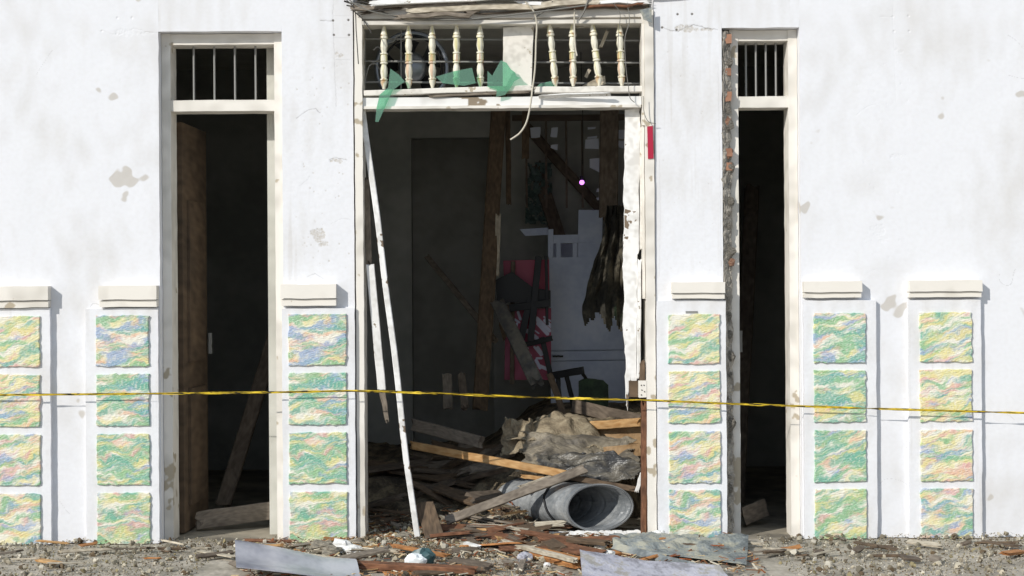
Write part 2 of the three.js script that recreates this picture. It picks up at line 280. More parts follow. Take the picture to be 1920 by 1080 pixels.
// plinths with the four relief tiles and a moulded ledge
let tv = 0;
function tileGeo(x0, x1, y0, y1, z) {
  const s = new THREE.Shape(), c = []; const n = 14, q = rr(0, 50);
  const e = (ax, ay, bx_, by) => { for (let i = 0; i < n; i++) { const t = i / n; c.push([ax + (bx_ - ax) * t + 0.008 * N(i * 0.9 + q, ax * 9, ay * 9), ay + (by - ay) * t + 0.008 * N(i * 0.9 + q, ax * 9, ay * 9 + 5)]); } };
  e(x0, y0, x1, y0); e(x1, y0, x1, y1); e(x1, y1, x0, y1); e(x0, y1, x0, y0);
  c.forEach(([x, y], i) => i ? s.lineTo(x, y) : s.moveTo(x, y));
  const g = new THREE.ExtrudeGeometry(s, { depth: 0.012, bevelEnabled: true, bevelSize: 0.003, bevelThickness: 0.004, bevelSegments: 2 });
  g.translate(0, 0, z); const p = g.attributes.position, u = g.attributes.uv; const ou = (tv % 4) * 0.25 + 0.02, ov = Math.floor(tv / 4) * 0.25 + 0.02; tv = (tv + 5) % 16;
  for (let i = 0; i < p.count; i++) u.setXY(i, ou + (p.getX(i) - x0) * 0.75, ov + (p.getY(i) - y0) * 0.75);
  return g;
}
const BZ = 0.028;
function plinth(x0, x1, tx0, tx1, top, rows, lx0, lx1, ly0, ly1, bottom = 0) {
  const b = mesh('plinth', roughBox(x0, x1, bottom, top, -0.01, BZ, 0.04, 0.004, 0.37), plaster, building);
  for (const [a, c] of rows) mesh('tile', tileGeo(tx0, tx1, c, a, BZ - 0.004), tileMat, b);
  const h = ly1 - ly0;
  mesh('ledge', [roughBox(lx0, lx1, ly0 + h * 0.34, ly1, -0.01, 0.058, 0.03, 0.003), roughBox(lx0 + 0.002, lx1 - 0.002, ly0, ly0 + h * 0.31, -0.01, 0.046, 0.03, 0.003)], M.cream, b);
  return b;
}
const rowsL = [[590, 683], [700, 795], [812, 905], [923, 1016]].map(([a, b]) => [Y(a, 600, 0.03), Y(b, 600, 0.03)]);
const rowsR = [[590, 681], [697, 792], [810, 904], [920, 1011]].map(([a, b]) => [Y(a, 1300, 0.03), Y(b, 1300, 0.03)]);
const pzL = 0.03;
plinth(xl.b - 0.004, X(667, 800), X(545, 800), X(650, 800), Y(578, 600), rowsL, xl.b - 0.006, X(632), Y(573, 600), Y(533, 600), Y(1016, 600));
plinth(X(1232, 800), X(1361, 800), X(1254, 800), X(1347.5, 800), Y(563, 1300), rowsR, X(1258), X(1357), Y(560, 1300), Y(529, 1300));
plinth(X(1504), X(1640), X(1524), X(1618), Y(563, 1570), rowsR, X(1504), X(1612), Y(560, 1300), Y(529, 1300));
plinth(X(1700), X(1836), X(1722), X(1816), Y(563, 1570), rowsR, X(1700), X(1836), Y(560, 1300), Y(529, 1300));
plinth(X(162), X(298), X(184), X(280), Y(578, 230), rowsL, X(190), X(298), Y(573, 600), Y(533, 600));
plinth(X(-40), X(96), X(-18), X(76), Y(578, 30), rowsL, X(-40), X(96), Y(573, 600), Y(533, 600));
mesh('hinge_plate', bx(X(1284), X(1306), Y(586.5, 1295), Y(583, 1295), BZ, BZ + 0.006), M.iron, building);
// plaster lumps where the foot of the left pier is smashed
// torn masonry reveal right of the door, bricks showing in it
{
  const rv = mesh('masonry_reveal', sheet((u, v) => { const x = xr.b + (xr.c - xr.b) * u, y = v * (sideTop - 0.02); return V(x + 0.012 * N(y * 14, 3) * u, y, -0.014 - 0.03 * u + 0.022 * fbm(x * 40, y * 22, 2, 4)); }, 10, 130, 0.03, 0.1, 2.6), M.masonry, building);
  for (const [py, h] of [[72, 16], [135, 14], [180, 18], [285, 16], [312, 14]]) mesh('brick', roughBox(xr.b + 0.006, xr.c + 0.008, Y(py + h / 2, 1360), Y(py - h / 2, 1360), -0.08, -0.012, 0.012, 0.009), M.brick, rv);
  for (let i = 0; i < 30; i++) { const g = new THREE.IcosahedronGeometry(rr(0.012, 0.026), 1); const p = g.attributes.position; const q = rr(0, 40); for (let k = 0; k < p.count; k++) { const s = 1 + 0.5 * N(p.getX(k) * 60 + q, p.getY(k) * 60, p.getZ(k) * 60); p.setXYZ(k, p.getX(k) * s, p.getY(k) * s * 1.2, p.getZ(k) * s * 0.5); } finish(g); g.translate(rr(xr.b + 0.012, xr.c + 0.004), rr(0.15, sideTop - 0.1), -0.02); mesh('stone', g, R() < 0.25 ? M.brick : M.mortar, rv); }
}
// frames of the neighbouring openings
for (const [a, b] of [[xl.a, xl.b], [xr.c, xr.d]]) {
  const f = new THREE.Group(); f.name = 'side_frame'; building.add(f); const tb = sideTop - 0.42;
  mesh('jamb', bx(a + 0.002, a + 0.05, 0, sideTop - 0.002, -0.2, -0.06, 0.002), M.cream, f); mesh('jamb', bx(b - 0.05, b - 0.002, 0, sideTop - 0.002, -0.2, -0.06, 0.002), M.cream, f);
  mesh('head', bx(a + 0.05, b - 0.05, sideTop - 0.06, sideTop - 0.003, -0.2, -0.065, 0.002), M.cream, f); mesh('transom_rail', bx(a + 0.05, b - 0.05, tb, tb + 0.06, -0.2, -0.065, 0.002), M.cream, f);
  for (let k = 1; k < 5; k++) { const x = a + 0.05 + (b - a - 0.1) * k / 5; mesh('bar', new THREE.CylinderGeometry(0.006, 0.006, sideTop - tb - 0.12, 6).translate(x, (sideTop + tb) / 2, -0.13), M.iron, f); }
}

// ---------------------------------------------------------------- door frame of the building
const frame = new THREE.Group(); frame.name = 'door_frame'; building.add(frame);
const jl0 = X(667.5), jl1 = X(682), jr0 = X(1211), jr1 = X(1228);
const vert = (n, x0, x1, y0, y1, z0, z1, m) => mesh(n, swapUV(roughBox(x0, x1, y0, y1, z0, z1, 0.05, 0.003)), m, frame);
vert('jamb', jl0, jl1, 0.01, Y(8, 675), -0.16, 0.006, M.cream);
vert('jamb', jr0, jr1, Y(1010, 1215), Y(20, 1215), -0.15, 0.012, M.cream);
vert('jamb_moulding', X(1206), jr0 - 0.001, Y(235, 1208), Y(28, 1208), -0.12, 0.002, M.cream);
vert('jamb_moulding', X(1205.5), X(1210), Y(560, 1208), Y(236, 1208), -0.1, -0.012, M.cream);
// head board and top rail
const horiz = (n, x0, x1, yt, yb, z0, z1, m = M.cream) => mesh(n, roughBox(x0, x1, yb, yt, z0, z1, 0.05, 0.003), m, frame);
horiz('head_board', jl1 + 0.001, jr0 - 0.001, Y(10), Y(33), -0.14, -0.004);
horiz('head_groove', jl1 + 0.003, jr0 - 0.003, Y(33.5), Y(37.5), -0.14, -0.03);
horiz('top_rail', jl1 + 0.001, jr0 - 0.001, Y(38), Y(45), -0.14, 0.004);
// sagging rail under the balusters: two broken lengths
const railA = mesh('transom_rail', timber(P(683, 176, -0.03), P(1000, 166, -0.03), 0.03, 0.06, { splitA: 0, splitB: 0.02, bow: 0, warp: 0.003 }), M.cream, frame);
mesh('transom_rail', timber(P(1000, 170, -0.035), P(1206, 168, -0.035), 0.034, 0.06, { splitA: 0.02, splitB: 0 }), M.cream, frame);
horiz('lintel', jl1 + 0.001, X(1205), Y(181), Y(197), -0.13, -0.012, M.white);
horiz('lintel_moulding', jl1 + 0.002, X(1204), Y(197.4), Y(202.5), -0.13, -0.002, M.cream);
mesh('infill_board', plate([[944, 52], [1000, 48], [996, 167], [943, 166]], -0.06, 0.02, 0.002, 6), M.cream, frame);
// lath splintered away between the rails
mesh('split_lath', timber(P(800, 181, -0.008), P(1000, 172, -0.012), 0.012, 0.02, { split: 0.06 }), M.grey, frame);
mesh('split_lath', timber(P(1010, 181, 0.0), P(1150, 176, 0.03), 0.006, 0.035, { split: 0.07, face: V(0, 0.4, 1) }), M.white, frame);
function balusterGeo(h) {
  const pr = [[0, 0.006], [0.03, 0.008], [0.05, 0.009], [0.15, 0.0175], [0.165, 0.0185], [0.175, 0.014], [0.185, 0.0205], [0.215, 0.021], [0.225, 0.0145], [0.25, 0.016], [0.33, 0.0195], [0.4, 0.0165], [0.435, 0.0125], [0.445, 0.0205], [0.465, 0.0205], [0.475, 0.0145], [0.485, 0.0185], [0.57, 0.0185], [0.58, 0.0145], [0.59, 0.0205], [0.61, 0.0205], [0.62, 0.0125], [0.67, 0.0175], [0.74, 0.02], [0.81, 0.0165], [0.835, 0.0135], [0.845, 0.0205], [0.865, 0.0205], [0.875, 0.0145], [0.885, 0.019], [0.91, 0.0175], [0.97, 0.010], [1, 0.008]];
  const pts = pr.map(([t, r]) => new THREE.Vector2(r, h / 2 - t * h)).reverse();
  return toCreasedNormals(new THREE.LatheGeometry(pts, 14), 0.7);
}
const balG = balusterGeo(0.342);
for (const [xt, yt, xb, yb] of [[720, 46, 720, 167], [766, 46, 767, 166], [810, 46, 811, 165], [856, 45, 856, 164], [900, 45, 901, 163], [1030, 41, 1042, 163], [1073, 43, 1075, 162], [1110, 40, 1124, 161], [1161, 42, 1166, 161]]) {
  const a = P(xt, yt, -0.045), b = P(xb, yb, -0.045), m = mesh('baluster', balG, M.baluster, frame);
  m.position.copy(a).add(b).multiplyScalar(0.5); m.quaternion.setFromUnitVectors(V(0, 1, 0), a.clone().sub(b).normalize()); m.scale.y = a.distanceTo(b) / 0.342; m.rotateY(rr(0, 6.28));
}
// bare reddish post left where the lower right trim was ripped off
mesh('stripped_post', timber(P(1207, 1008, -0.03), P(1207, 748, -0.03), 0.027, 0.07, { splitA: 0, splitB: 0.05 }), M.rust, frame);
mesh('stripped_post', timber(P(1204, 748, -0.05), P(1204, 672, -0.05), 0.03, 0.05, { splitA: 0, splitB: 0.06 }), M.brown, frame);
mesh('hinge_block', [roughBox(X(1181, 730), X(1197, 730), Y(745, 1190), Y(715, 1190), -0.07, -0.03, 0.02, 0.004)], M.brown, frame);
{ const hp = mesh('hinge_plate', roughBox(X(1197.5, 730), X(1212, 730), Y(745, 1204), Y(714, 1204), -0.03, 0.014, 0.02, 0.002), M.cream, frame); void hp;
  for (const [x, y] of [[1202, 722], [1207, 722], [1203, 731], [1208, 734], [1202, 740]]) mesh('screw', new THREE.SphereGeometry(0.0035, 6, 5).translate(X(x, y), Y(y, x), 0.015), M.cableDark, frame); }
// white sill broken along the threshold
mesh('threshold', sheet((u, v) => { const a = P(1018 + 184 * u, 998 - 3 * u, -0.14), q = 0.02 * fbm(u * 16, v * 3, 4, 3); return V(a.x, a.y - 0.004 + 0.01 * N(u * 12, 3) - v * 0.03, a.z + 0.06 * v + q); }, 50, 3, 0.02, 0.5, 0.1, (u, v) => v > 0.3 && N(u * 14, v * 2, 5) > 0.1), M.white, frame);
single('warning_sticker', plate([[1213.5, 237], [1224, 236], [1225.5, 297], [1215, 298]], 0.0175, 0.003, 0.0005, 2), std({ color: new THREE.Color('#b01c3e'), roughness: 0.5 }), 'narrow red sticker strip on the cream right door jamb', 'sticker');

// ---------------------------------------------------------------- broken door leaf and loose trim
single('broken_door_leaf', swapUV(plate([[1173, 206], [1199, 204], [1200, 240], [1198, 470], [1195, 480], [1194, 560], [1193, 700], [1194, 714], [1184, 716], [1183, 700], [1179, 735], [1177, 770], [1173, 740], [1174, 670], [1168, 610], [1171, 560], [1168, 500], [1171, 430], [1170, 350], [1172, 280]], -0.06, 0.022, 0.008, 6)), M.whiteWorn, 'tall white jagged remnant of door leaf against the right jamb', 'door');
single('split_trim', timber(P(1203, 470, -0.035), P(1203, 238, -0.035), 0.018, 0.02, { split: 0.02 }), M.cream, 'cream vertical trim strip split off beside the jagged white door leaf', 'trim');
single('split_trim', timber(P(1197.5, 712, -0.05), P(1199, 485, -0.05), 0.02, 0.02, { split: 0.02 }), M.white, 'narrow white trim strip above the hinge block', 'trim');
// leaning pole and hanging strip at the left jamb
single('leaning_pole', timber(P(682, 206, -0.06).setZ(-0.045), P(783, 1016, 0.02), 0.031, 0.024, { split: 0.004, seg: 16, warp: 0.012 }), M.whiteWorn, 'long thin white trim pole leaning across the left side of the doorway', 'pole');
{ const t = thing('hanging_strip', 'white painted board hanging inside left jamb with splintered bare end', 'board');
  mesh('painted_board', timber(P(694, 495, -0.03), P(716, 731, -0.06), 0.044, 0.02, { split: 0.01 }), M.white, t);
  mesh('upper_piece', timber(P(687, 330, -0.1), P(692, 500, -0.075), 0.03, 0.03, { split: 0.03 }), M.grey, t);
  mesh('splintered_end', timber(P(716, 728, -0.062), P(727, 795, -0.075), 0.036, 0.014, { splitA: 0, splitB: 0.07, taper: 0.45 }), M.grey, t); }

// ---------------------------------------------------------------- security grille and fan behind the transom
{
  const t = thing('window_grille', 'pale iron security grille with scrolls behind the balusters', 'grille');
  const rod = (a, b, r = 0.0045) => new THREE.TubeGeometry(new THREE.LineCurve3(a, b), 1, r, 6, false);
  for (const py of [74, 116, 155]) mesh('bar', rod(P(684, py - 1, -0.14), P(1203, py + 2, -0.14), 0.006), M.iron, t);
  for (const px of [684, 752, 945, 1203]) mesh('post', rod(P(px, 47, -0.145), P(px, 170, -0.145)), M.iron, t);
  const sc = (pts) => mesh('scroll', cableGeo(pts.map(([x, y]) => P(x, y, -0.13)), 0.004, 30), M.iron, t);
  sc([[690, 114], [702, 116], [714, 108], [716, 96], [708, 88], [700, 94]]); sc([[684, 160], [687, 140], [694, 122], [704, 120], [712, 130], [718, 137]]); sc([[752, 65], [744, 68], [737, 78], [728, 80]]);
}
{
  const t = thing('round_fan', 'round metal fan with wide ring guard seen through the transom', 'fan');
  const c = P(772, 128, -0.42); const k = 8.42 / 2800;
  mesh('guard_ring', new THREE.TorusGeometry(66 * k, 0.016, 8, 48).translate(c.x, c.y, c.z), M.steel, t);
  mesh('guard_ring', new THREE.TorusGeometry(54 * k, 0.006, 6, 48).translate(c.x + 0.01, c.y + 0.01, c.z + 0.02), M.black, t);
  const dome = new THREE.SphereGeometry(27 * k, 24, 14, 0, Math.PI * 2, 0, Math.PI / 2).rotateX(Math.PI / 2).scale(1, 1.1, 0.6).translate(c.x + 0.005, c.y, c.z + 0.02); mesh('motor_cap', dome, M.steel, t);
  for (let i = 0; i < 5; i++) { const a = i * 1.2566 + 0.5; mesh('blade', sheet((u, v) => { const r = (0.07 + 0.09 * u), th = a + (v - 0.5) * (0.5 + 0.4 * u); return V(c.x + r * Math.cos(th), c.y + r * Math.sin(th), c.z - 0.02 + 0.05 * (v - 0.5)); }, 6, 6, 0.003), M.black, t); }
  mesh('bracket', timber(V(c.x, c.y, c.z - 0.04), V(c.x, 3.0, c.z - 0.06), 0.03, 0.02, { split: 0 }), M.black, t);
}
// green shards caught in the transom
const shardM = new THREE.MeshPhysicalMaterial({ color: new THREE.Color('#b4e2cc'), roughness: 0.05, transmission: 0.82, thickness: 0, side: THREE.DoubleSide });
const shard = (pts, z, tilt, label) => { const w = pts.map(([x, y]) => P(x, y, z)), s = new THREE.Shape(w.map(p => new THREE.Vector2(p.x, p.y))); const g = new THREE.ExtrudeGeometry(s, { depth: 0.0025, bevelEnabled: false }); g.translate(0, 0, z); const c = w[0]; g.translate(-c.x, -c.y, -z); g.rotateX(tilt); g.translate(c.x, c.y, z); single('green_shard', finish(g), shardM, label, 'shard', 'green shards caught in the transom'); };
shard([[732, 129], [748, 140], [759, 153], [737, 169], [721, 204], [710, 229], [704, 229], [706, 204], [712, 178], [728, 164]], 0.012, -0.03, 'long green translucent shard hanging over the lintel with its point down');
shard([[817, 144], [850, 134], [885, 127], [892, 156], [870, 161], [830, 156]], 0.0, 0, 'broad green translucent shard lying behind balusters on the rail');
shard([[914, 133], [923, 142], [939, 113], [950, 118], [958, 130], [966, 136], [968, 143], [976, 146], [964, 153], [958, 164], [947, 178], [930, 182], [932, 168], [914, 163]], 0.008, -0.02, 'frayed green translucent shard in front of the cream infill board');
shard([[1006, 163], [1012, 157], [1033, 152], [1038, 161], [1030, 163]], -0.02, 0, 'small green shard at the foot of a leaning baluster');
single('paper_scrap', plate([[1090, 162], [1112, 150], [1134, 142], [1136, 158], [1120, 161]], -0.1, 0.004, 0.002, 3), M.pale, 'grey scrap of sheet stuck between the leaning balusters', 'scrap');
for (const [a, b, l] of [[[1140, 55], [1125, 92], 'pale splinter stuck high between right balusters'], [[1107, 128], [1097, 147], 'short pale splinter hanging low between right balusters']]) single('wood_splinter', timber(P(...a, -0.1), P(...b, -0.12), 0.018, 0.01, { split: 0.03 }), M.pale, l, 'splinter');

// ---------------------------------------------------------------- torn laths and cables across the head
{
  const L = [[[655, 14], [905, 4], 0.03, 'grey', 0.06], [[735, 31], [900, 26], 0.024, 'grey', 0.07], [[760, 20], [1140, 3], 0.036, 'pale', 0.06], [[860, 24], [1225, 12], 0.016, 'dark', 0.04], [[690, 6], [1000, -8], 0.03, 'white', 0.08], [[960, 6], [1226, 3], 0.022, 'white', 0.05], [[1060, 14], [1215, 8], 0.012, 'rust', 0.06], [[670, 26], [760, 13], 0.012, 'dark', 0.05], [[700, 14], [850, -2], 0.014, 'orange', 0.04], [[1020, -6], [1300, -14], 0.03, 'pale', 0.05], [[650, -6], [800, -14], 0.03, 'brown', 0.05]];
  const lab = ['grey torn lath running from the top left corner of frame', 'thick grey lath end crossing the cream head board', 'wide pale lath sloping up across the head', 'thin dark lath along the top of head board', 'white painted lath high above left balusters', 'white painted lath high above the right balusters', 'thin rust coloured lath above right balusters', 'short dark splinter at top left frame corner', 'thin orange splinter among the head laths', 'pale lath above the right end of frame', 'brown lath above left end of frame'];
  L.forEach(([a, b, w, m, z], i) => single('torn_lath', timber(P(a[0], a[1], z - 0.02), P(b[0], b[1], z - 0.03), w, 0.012, { split: 0.08, warp: 0.02, face: V(0, 0.35, 1) }), M[m], lab[i], 'lath', 'torn laths over the door head'));
  const C = [[[[648, -6], [672, 12], [700, 22], [730, 28], [780, 30], [900, 24], [1040, 12]], 'cableGrey', 0.004, 'grey cable sagging along the head board'], [[[655, 5], [690, 12], [720, 24], [740, 30], [850, 37], [960, 28], [1100, 10]], 'cableGrey', 0.0045, 'thick grey cable dipping over the top rail'],
    [[[662, 20], [678, 34], [690, 50], [696, 62]], 'cableDark', 0.003, 'dark cable hanging at the top left corner'], [[[650, 0], [664, 16], [668, 60], [672, 120]], 'cableDark', 0.0028, 'thin dark cable running down the left jamb'], [[[985, 3], [1000, 20], [1006, 40], [1005, 80], [1003, 130], [998, 170], [994, 200], [986, 232], [974, 250], [957, 262]], 'cable', 0.0052, 'cream cable dangling past the infill board into the doorway'],
    [[[1078, -8], [1077, 40], [1079, 90], [1082, 105]], 'cable', 0.0042, 'cream cable hanging straight down between right balusters'], [[[1176, 4], [1180, 40], [1172, 70], [1174, 130], [1178, 160], [1182, 185], [1190, 192]], 'cableGrey', 0.0022, 'thin grey wire hanging over the right lintel'], [[[1150, 6], [1162, 24], [1160, 60], [1158, 100]], 'cableGrey', 0.002, 'fine grey wire in front of last baluster'],
    [[[1000, 36], [1016, 24], [1030, 14], [1036, 2]], 'cableGrey', 0.004, 'short grey cable curling up off the head board'], [[[1085, 38], [1094, 24], [1100, 8], [1104, -6]], 'cableGrey', 0.005, 'short thick cable stub above the leaning balusters'], [[[1206, 180], [1208, 212], [1216, 228], [1230, 232]], 'cableGrey', 0.002, 'fine wire looping at the right jamb over the red sticker'], [[[645, 2], [660, 6], [680, 4], [705, 10], [730, 6]], 'cableDark', 0.005, 'dark cable knot at the left head corner'], [[[650, 10], [665, 13], [690, 20], [735, 18]], 'cableDark', 0.004, 'dark cable lying under the knot at the head corner']];
  C.forEach(([p, m, r, l], i) => single('loose_cable', cableGeo(p.map(([x, y], k) => P(x, y, 0.035 + 0.012 * Math.sin(i * 2 + k))), r), M[m], l, 'cable', 'loose cables over the door head'));
  single('torn_flashing', plate([[1200, 18], [1222, 14], [1222, 42], [1206, 36]], 0.05, 0.004, 0.003, 3), M.sheetGrey, 'grey torn metal flashing at the right head corner', 'flashing');
}

// ---------------------------------------------------------------- caution tape
{
  const pts = [[-60, 741], [300, 738], [550, 735], [660, 733], [745, 735], [850, 739], [1000, 745], [1200, 750], [1370, 757], [1700, 768], [1980, 776]].map(([x, y]) => P(x, y, 0.085));
  const cv = new THREE.CatmullRomCurve3(pts); const Z = rr(0, 9);
  const yel = hex('#f0cf38'), blk = hex('#2b261b');
  const tm = tex(1024, 32, (u, v) => { const s = N(u * 70, v * 2.5, Z) + 0.6 * N(u * 190, v * 4, Z + 3); return mix(yel, blk, ss(0.06, 0.14, s)); });
  const tape = sheet((u, v) => { const p = cv.getPointAt(u), a = 0.5 + 0.9 * N(u * 26, 3) + 0.5 * N(u * 60, 8), w = 0.013 * (1 + 0.25 * N(u * 90, 1)); return V(p.x, p.y + (v - 0.5) * w * Math.cos(a), p.z + (v - 0.5) * w * Math.sin(a) + 0.004 * N(u * 40, v * 3)); }, 400, 3, 0.0006);
  single('caution_tape', tape, std({ map: tm, roughness: 0.45 }), 'twisted yellow and black caution tape stretched across the doorway', 'tape');
}

// ---------------------------------------------------------------- inside the room
const T = (a, za, b, zb, w, t, m, label, o = {}, name = 'fallen_beam', cat = 'beam') => single(name, timber(P(a[0], a[1], za), P(b[0], b[1], zb), w, t, o), M[m], label, cat, o.group);
T([938, 150], -1.9, [900, 770], -1.75, 0.1, 0.08, 'brown', 'brown timber post standing crooked beside the inner doorway', { split: 0.02 }, 'timber_post', 'post');
T([952, 190], -2.0, [954, 386], -2.0, 0.035, 0.03, 'brown', 'thin broken stick hanging beside the crooked brown post', { split: 0.03 }, 'hanging_stick', 'stick');
T([986, 180], -2.2, [985, 300], -2.2, 0.05, 0.03, 'brown', 'short broken stub of timber hanging from the ceiling', { split: 0.03 }, 'hanging_stick', 'stick');
T([934, 400], -1.8, [931, 520], -1.8, 0.035, 0.02, 'pale', 'pale split lath nailed to lower half of the crooked post', { split: 0.03 }, 'hanging_stick', 'stick');
T([930, 560], -1.7, [1010, 725], -1.3, 0.09, 0.05, 'tarp', 'dark beam leaning onto the pile before the red sign', { split: 0.06 });  // beam coloured with the dark sheeting material
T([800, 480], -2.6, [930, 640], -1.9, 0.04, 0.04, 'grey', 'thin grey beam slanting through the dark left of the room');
T([985, 235], -3.0, [1150, 420], -2.95, 0.07, 0.06, 'dark', 'dark rafter fallen diagonally over the pale back patches');
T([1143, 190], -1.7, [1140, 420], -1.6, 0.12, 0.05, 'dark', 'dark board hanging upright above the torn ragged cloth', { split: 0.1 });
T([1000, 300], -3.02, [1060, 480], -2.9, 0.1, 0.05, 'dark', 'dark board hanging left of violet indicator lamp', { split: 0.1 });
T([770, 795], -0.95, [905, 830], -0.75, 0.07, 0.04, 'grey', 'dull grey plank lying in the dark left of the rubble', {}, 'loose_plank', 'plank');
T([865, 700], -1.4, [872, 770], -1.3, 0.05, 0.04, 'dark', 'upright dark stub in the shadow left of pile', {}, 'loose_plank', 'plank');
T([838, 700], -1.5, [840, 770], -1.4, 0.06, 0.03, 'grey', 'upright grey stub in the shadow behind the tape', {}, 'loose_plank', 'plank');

// small pale plates standing in for dim light spots, in an added dark frame
{
  const t = thing('pale_patch_frame', 'added dark frame with small pale patches in place of light spots before the back wall', 'window');
  const z = -2.75, pm = std({ color: new THREE.Color('#dde5f0'), roughness: 0.5 });
  for (const q of [[[995, 240], [1013, 238], [1012, 257], [996, 258]], [[1034, 240], [1046, 239], [1044, 257], [1032, 256]], [[1034, 272], [1046, 271], [1045, 281], [1033, 277]], [[1098, 262], [1122, 260], [1122, 279], [1097, 278]], [[1106, 298], [1128, 297], [1128, 325], [1106, 314]], [[1160, 244], [1172, 244], [1172, 260], [1160, 259]], [[1160, 264], [1172, 264], [1172, 278], [1161, 276]], [[1120, 354], [1134, 352], [1136, 358], [1118, 360]], [[1118, 371], [1134, 369], [1134, 374], [1120, 375]], [[1102, 239], [1117, 238], [1116, 241], [1102, 242]], [[1102, 257], [1120, 255], [1118, 259], [1100, 260]]]) mesh('pale_patch', plate(q, z, 0.008, 0.006, 2), pm, t);
  for (const px of [985, 1022, 1060, 1090, 1140, 1180]) mesh('added_bar', bx(X(px, 300, z), X(px + 4, 300, z), Y(390, px, z), Y(226, px, z), z - 0.012, z + 0.008), M.dark, t);
  mesh('added_rail', bx(X(960, 225, z), X(1200, 225, z), Y(226, 1080, z), Y(215, 1080, z), z - 0.02, z + 0.012), M.dark, t);
}
{ // dull glimmers: crumpled foil sheet hanging at the back
  const t = thing('hanging_foil', 'crumpled dull green sheet hanging on the back wall', 'sheet');
  mesh('foil', sheet((u, v) => { const p = P(985 + 50 * u, 305 + 115 * v, -2.95); return V(p.x, p.y, p.z + 0.09 * fbm(u * 4, v * 8, 3, 3)); }, 20, 40, 0.003, 0.3, 0.5, (u, v) => fbm(u * 5, v * 9, 8, 3) > 0.12), std({ color: new THREE.Color('#5f726c'), roughness: 0.35 }), t);
}
{ // white cupboard: tall side, rail with balusters, lower door
  const t = thing('white_cupboard', 'pale blue-white cupboard with a small railed opening standing at the back', 'cupboard'), z = -2.4;
  const q = (n, pts, th = 0.02, dz = 0) => mesh(n, plate(pts, z + dz, th, 0.001, 2), M.cabinet, t);
  q('door', [[1030, 483], [1172, 481], [1176, 655], [1033, 657]]); q('drawer_front', [[1033, 659], [1176, 657], [1178, 674], [1033, 676]]); q('lower_panel', [[1033, 678], [1178, 676], [1180, 900], [1034, 900]]);
  q('side_post', [[1085, 394], [1130, 394], [1128, 482], [1084, 482]], 0.02, -0.01); q('rail', [[1038, 441], [1084, 440], [1084, 455], [1038, 456]]); q('rail', [[1084, 455.5], [1118, 455], [1118, 457], [1084, 457]], 0.02, 0.003); q('side_strip', [[1028, 430], [1037, 430], [1037, 482], [1028, 482]]);
  for (const x of [1043, 1074]) q('slat', [[x, 456], [x + 8, 456], [x + 8, 482], [x, 482]]);
  q('top_shelf', [[975, 430], [1027, 427], [1027, 440], [985, 442]], 0.02, -0.05);
  mesh('handle', timber(P(1036, 668, z + 0.02), P(1056, 668, z + 0.02), 0.012, 0.012, { split: 0 }), M.black, t);
  mesh('back_panel', plate([[1036, 457], [1180, 457], [1184, 900], [1034, 900]], z - 0.3, 0.02), M.cabinet, t);
}
// red sign boards with white lettering, largely hidden
{
  const t = thing('red_sign', 'faded red sign board with large white slanted lettering lying among chairs', 'sign'), z = -2.05;
  const a = hex('#8f3550'), b = hex('#a34b68'), w = hex('#c9cbe0');
  const seg = (x, y, x0, y0, x1, y1) => { const dx = x1 - x0, dy = y1 - y0, k = clamp(((x - x0) * dx + (y - y0) * dy) / (dx * dx + dy * dy)); return Math.hypot(x - x0 - dx * k, y - y0 - dy * k); };
  const map = tex(256, 384, (u, v) => {
    const x = 945 + 90 * u, y = 710 - 135 * v; let s = 0;
    const st = (r, ...q) => { s = Math.max(s, ss(r + 0.7, r - 0.7, seg(x, y, ...q))); };
    st(3.5, 1007, 597, 1030, 620); st(3.5, 1022, 601, 1034, 613); st(2.5, 1007, 597, 1009, 606); st(3.5, 1009, 607, 1026, 626); st(1.5, 1020, 594, 1032, 602); st(4, 988, 620, 1006, 634); st(1.2, 992, 612, 1010, 625); st(2.2, 1002, 651, 1014, 666); st(3, 1008, 652, 1016, 664); st(2, 986, 655, 995, 667); st(1.2, 984, 653, 990, 653); st(2, 1006, 672, 1015, 672); st(3, 1005, 676, 1012, 690); st(3.2, 1010, 686, 1024, 692); st(2.5, 972, 585, 976, 598); st(2, 962, 596, 974, 604); st(1.8, 970, 606, 964, 640);
    return mix(mix(a, b, clamp(0.5 + tn(u, v, 6, 4))), w, s);
  });
  const g = plate([[948, 582], [1033, 578], [1033, 712], [946, 712]], z, 0.012); const p = g.attributes.position, uv = g.attributes.uv, c0 = P(945, 710, z), c1 = P(1035, 575, z); for (let i = 0; i < p.count; i++) uv.setXY(i, (p.getX(i) - c0.x) / (c1.x - c0.x), (p.getY(i) - c0.y) / (c1.y - c0.y));
  mesh('lettered_board', g, std({ map, roughness: 0.5 }), t); mesh('upper_board', plate([[944, 489], [1029, 487], [1030, 560], [946, 566]], z - 0.02, 0.012), std({ color: new THREE.Color('#9c4058'), roughness: 0.5 }), t);
  mesh('batten', timber(P(962, 490, z + 0.02), P(960, 720, z + 0.02), 0.03, 0.02, { split: 0 }), M.dark, t);
}
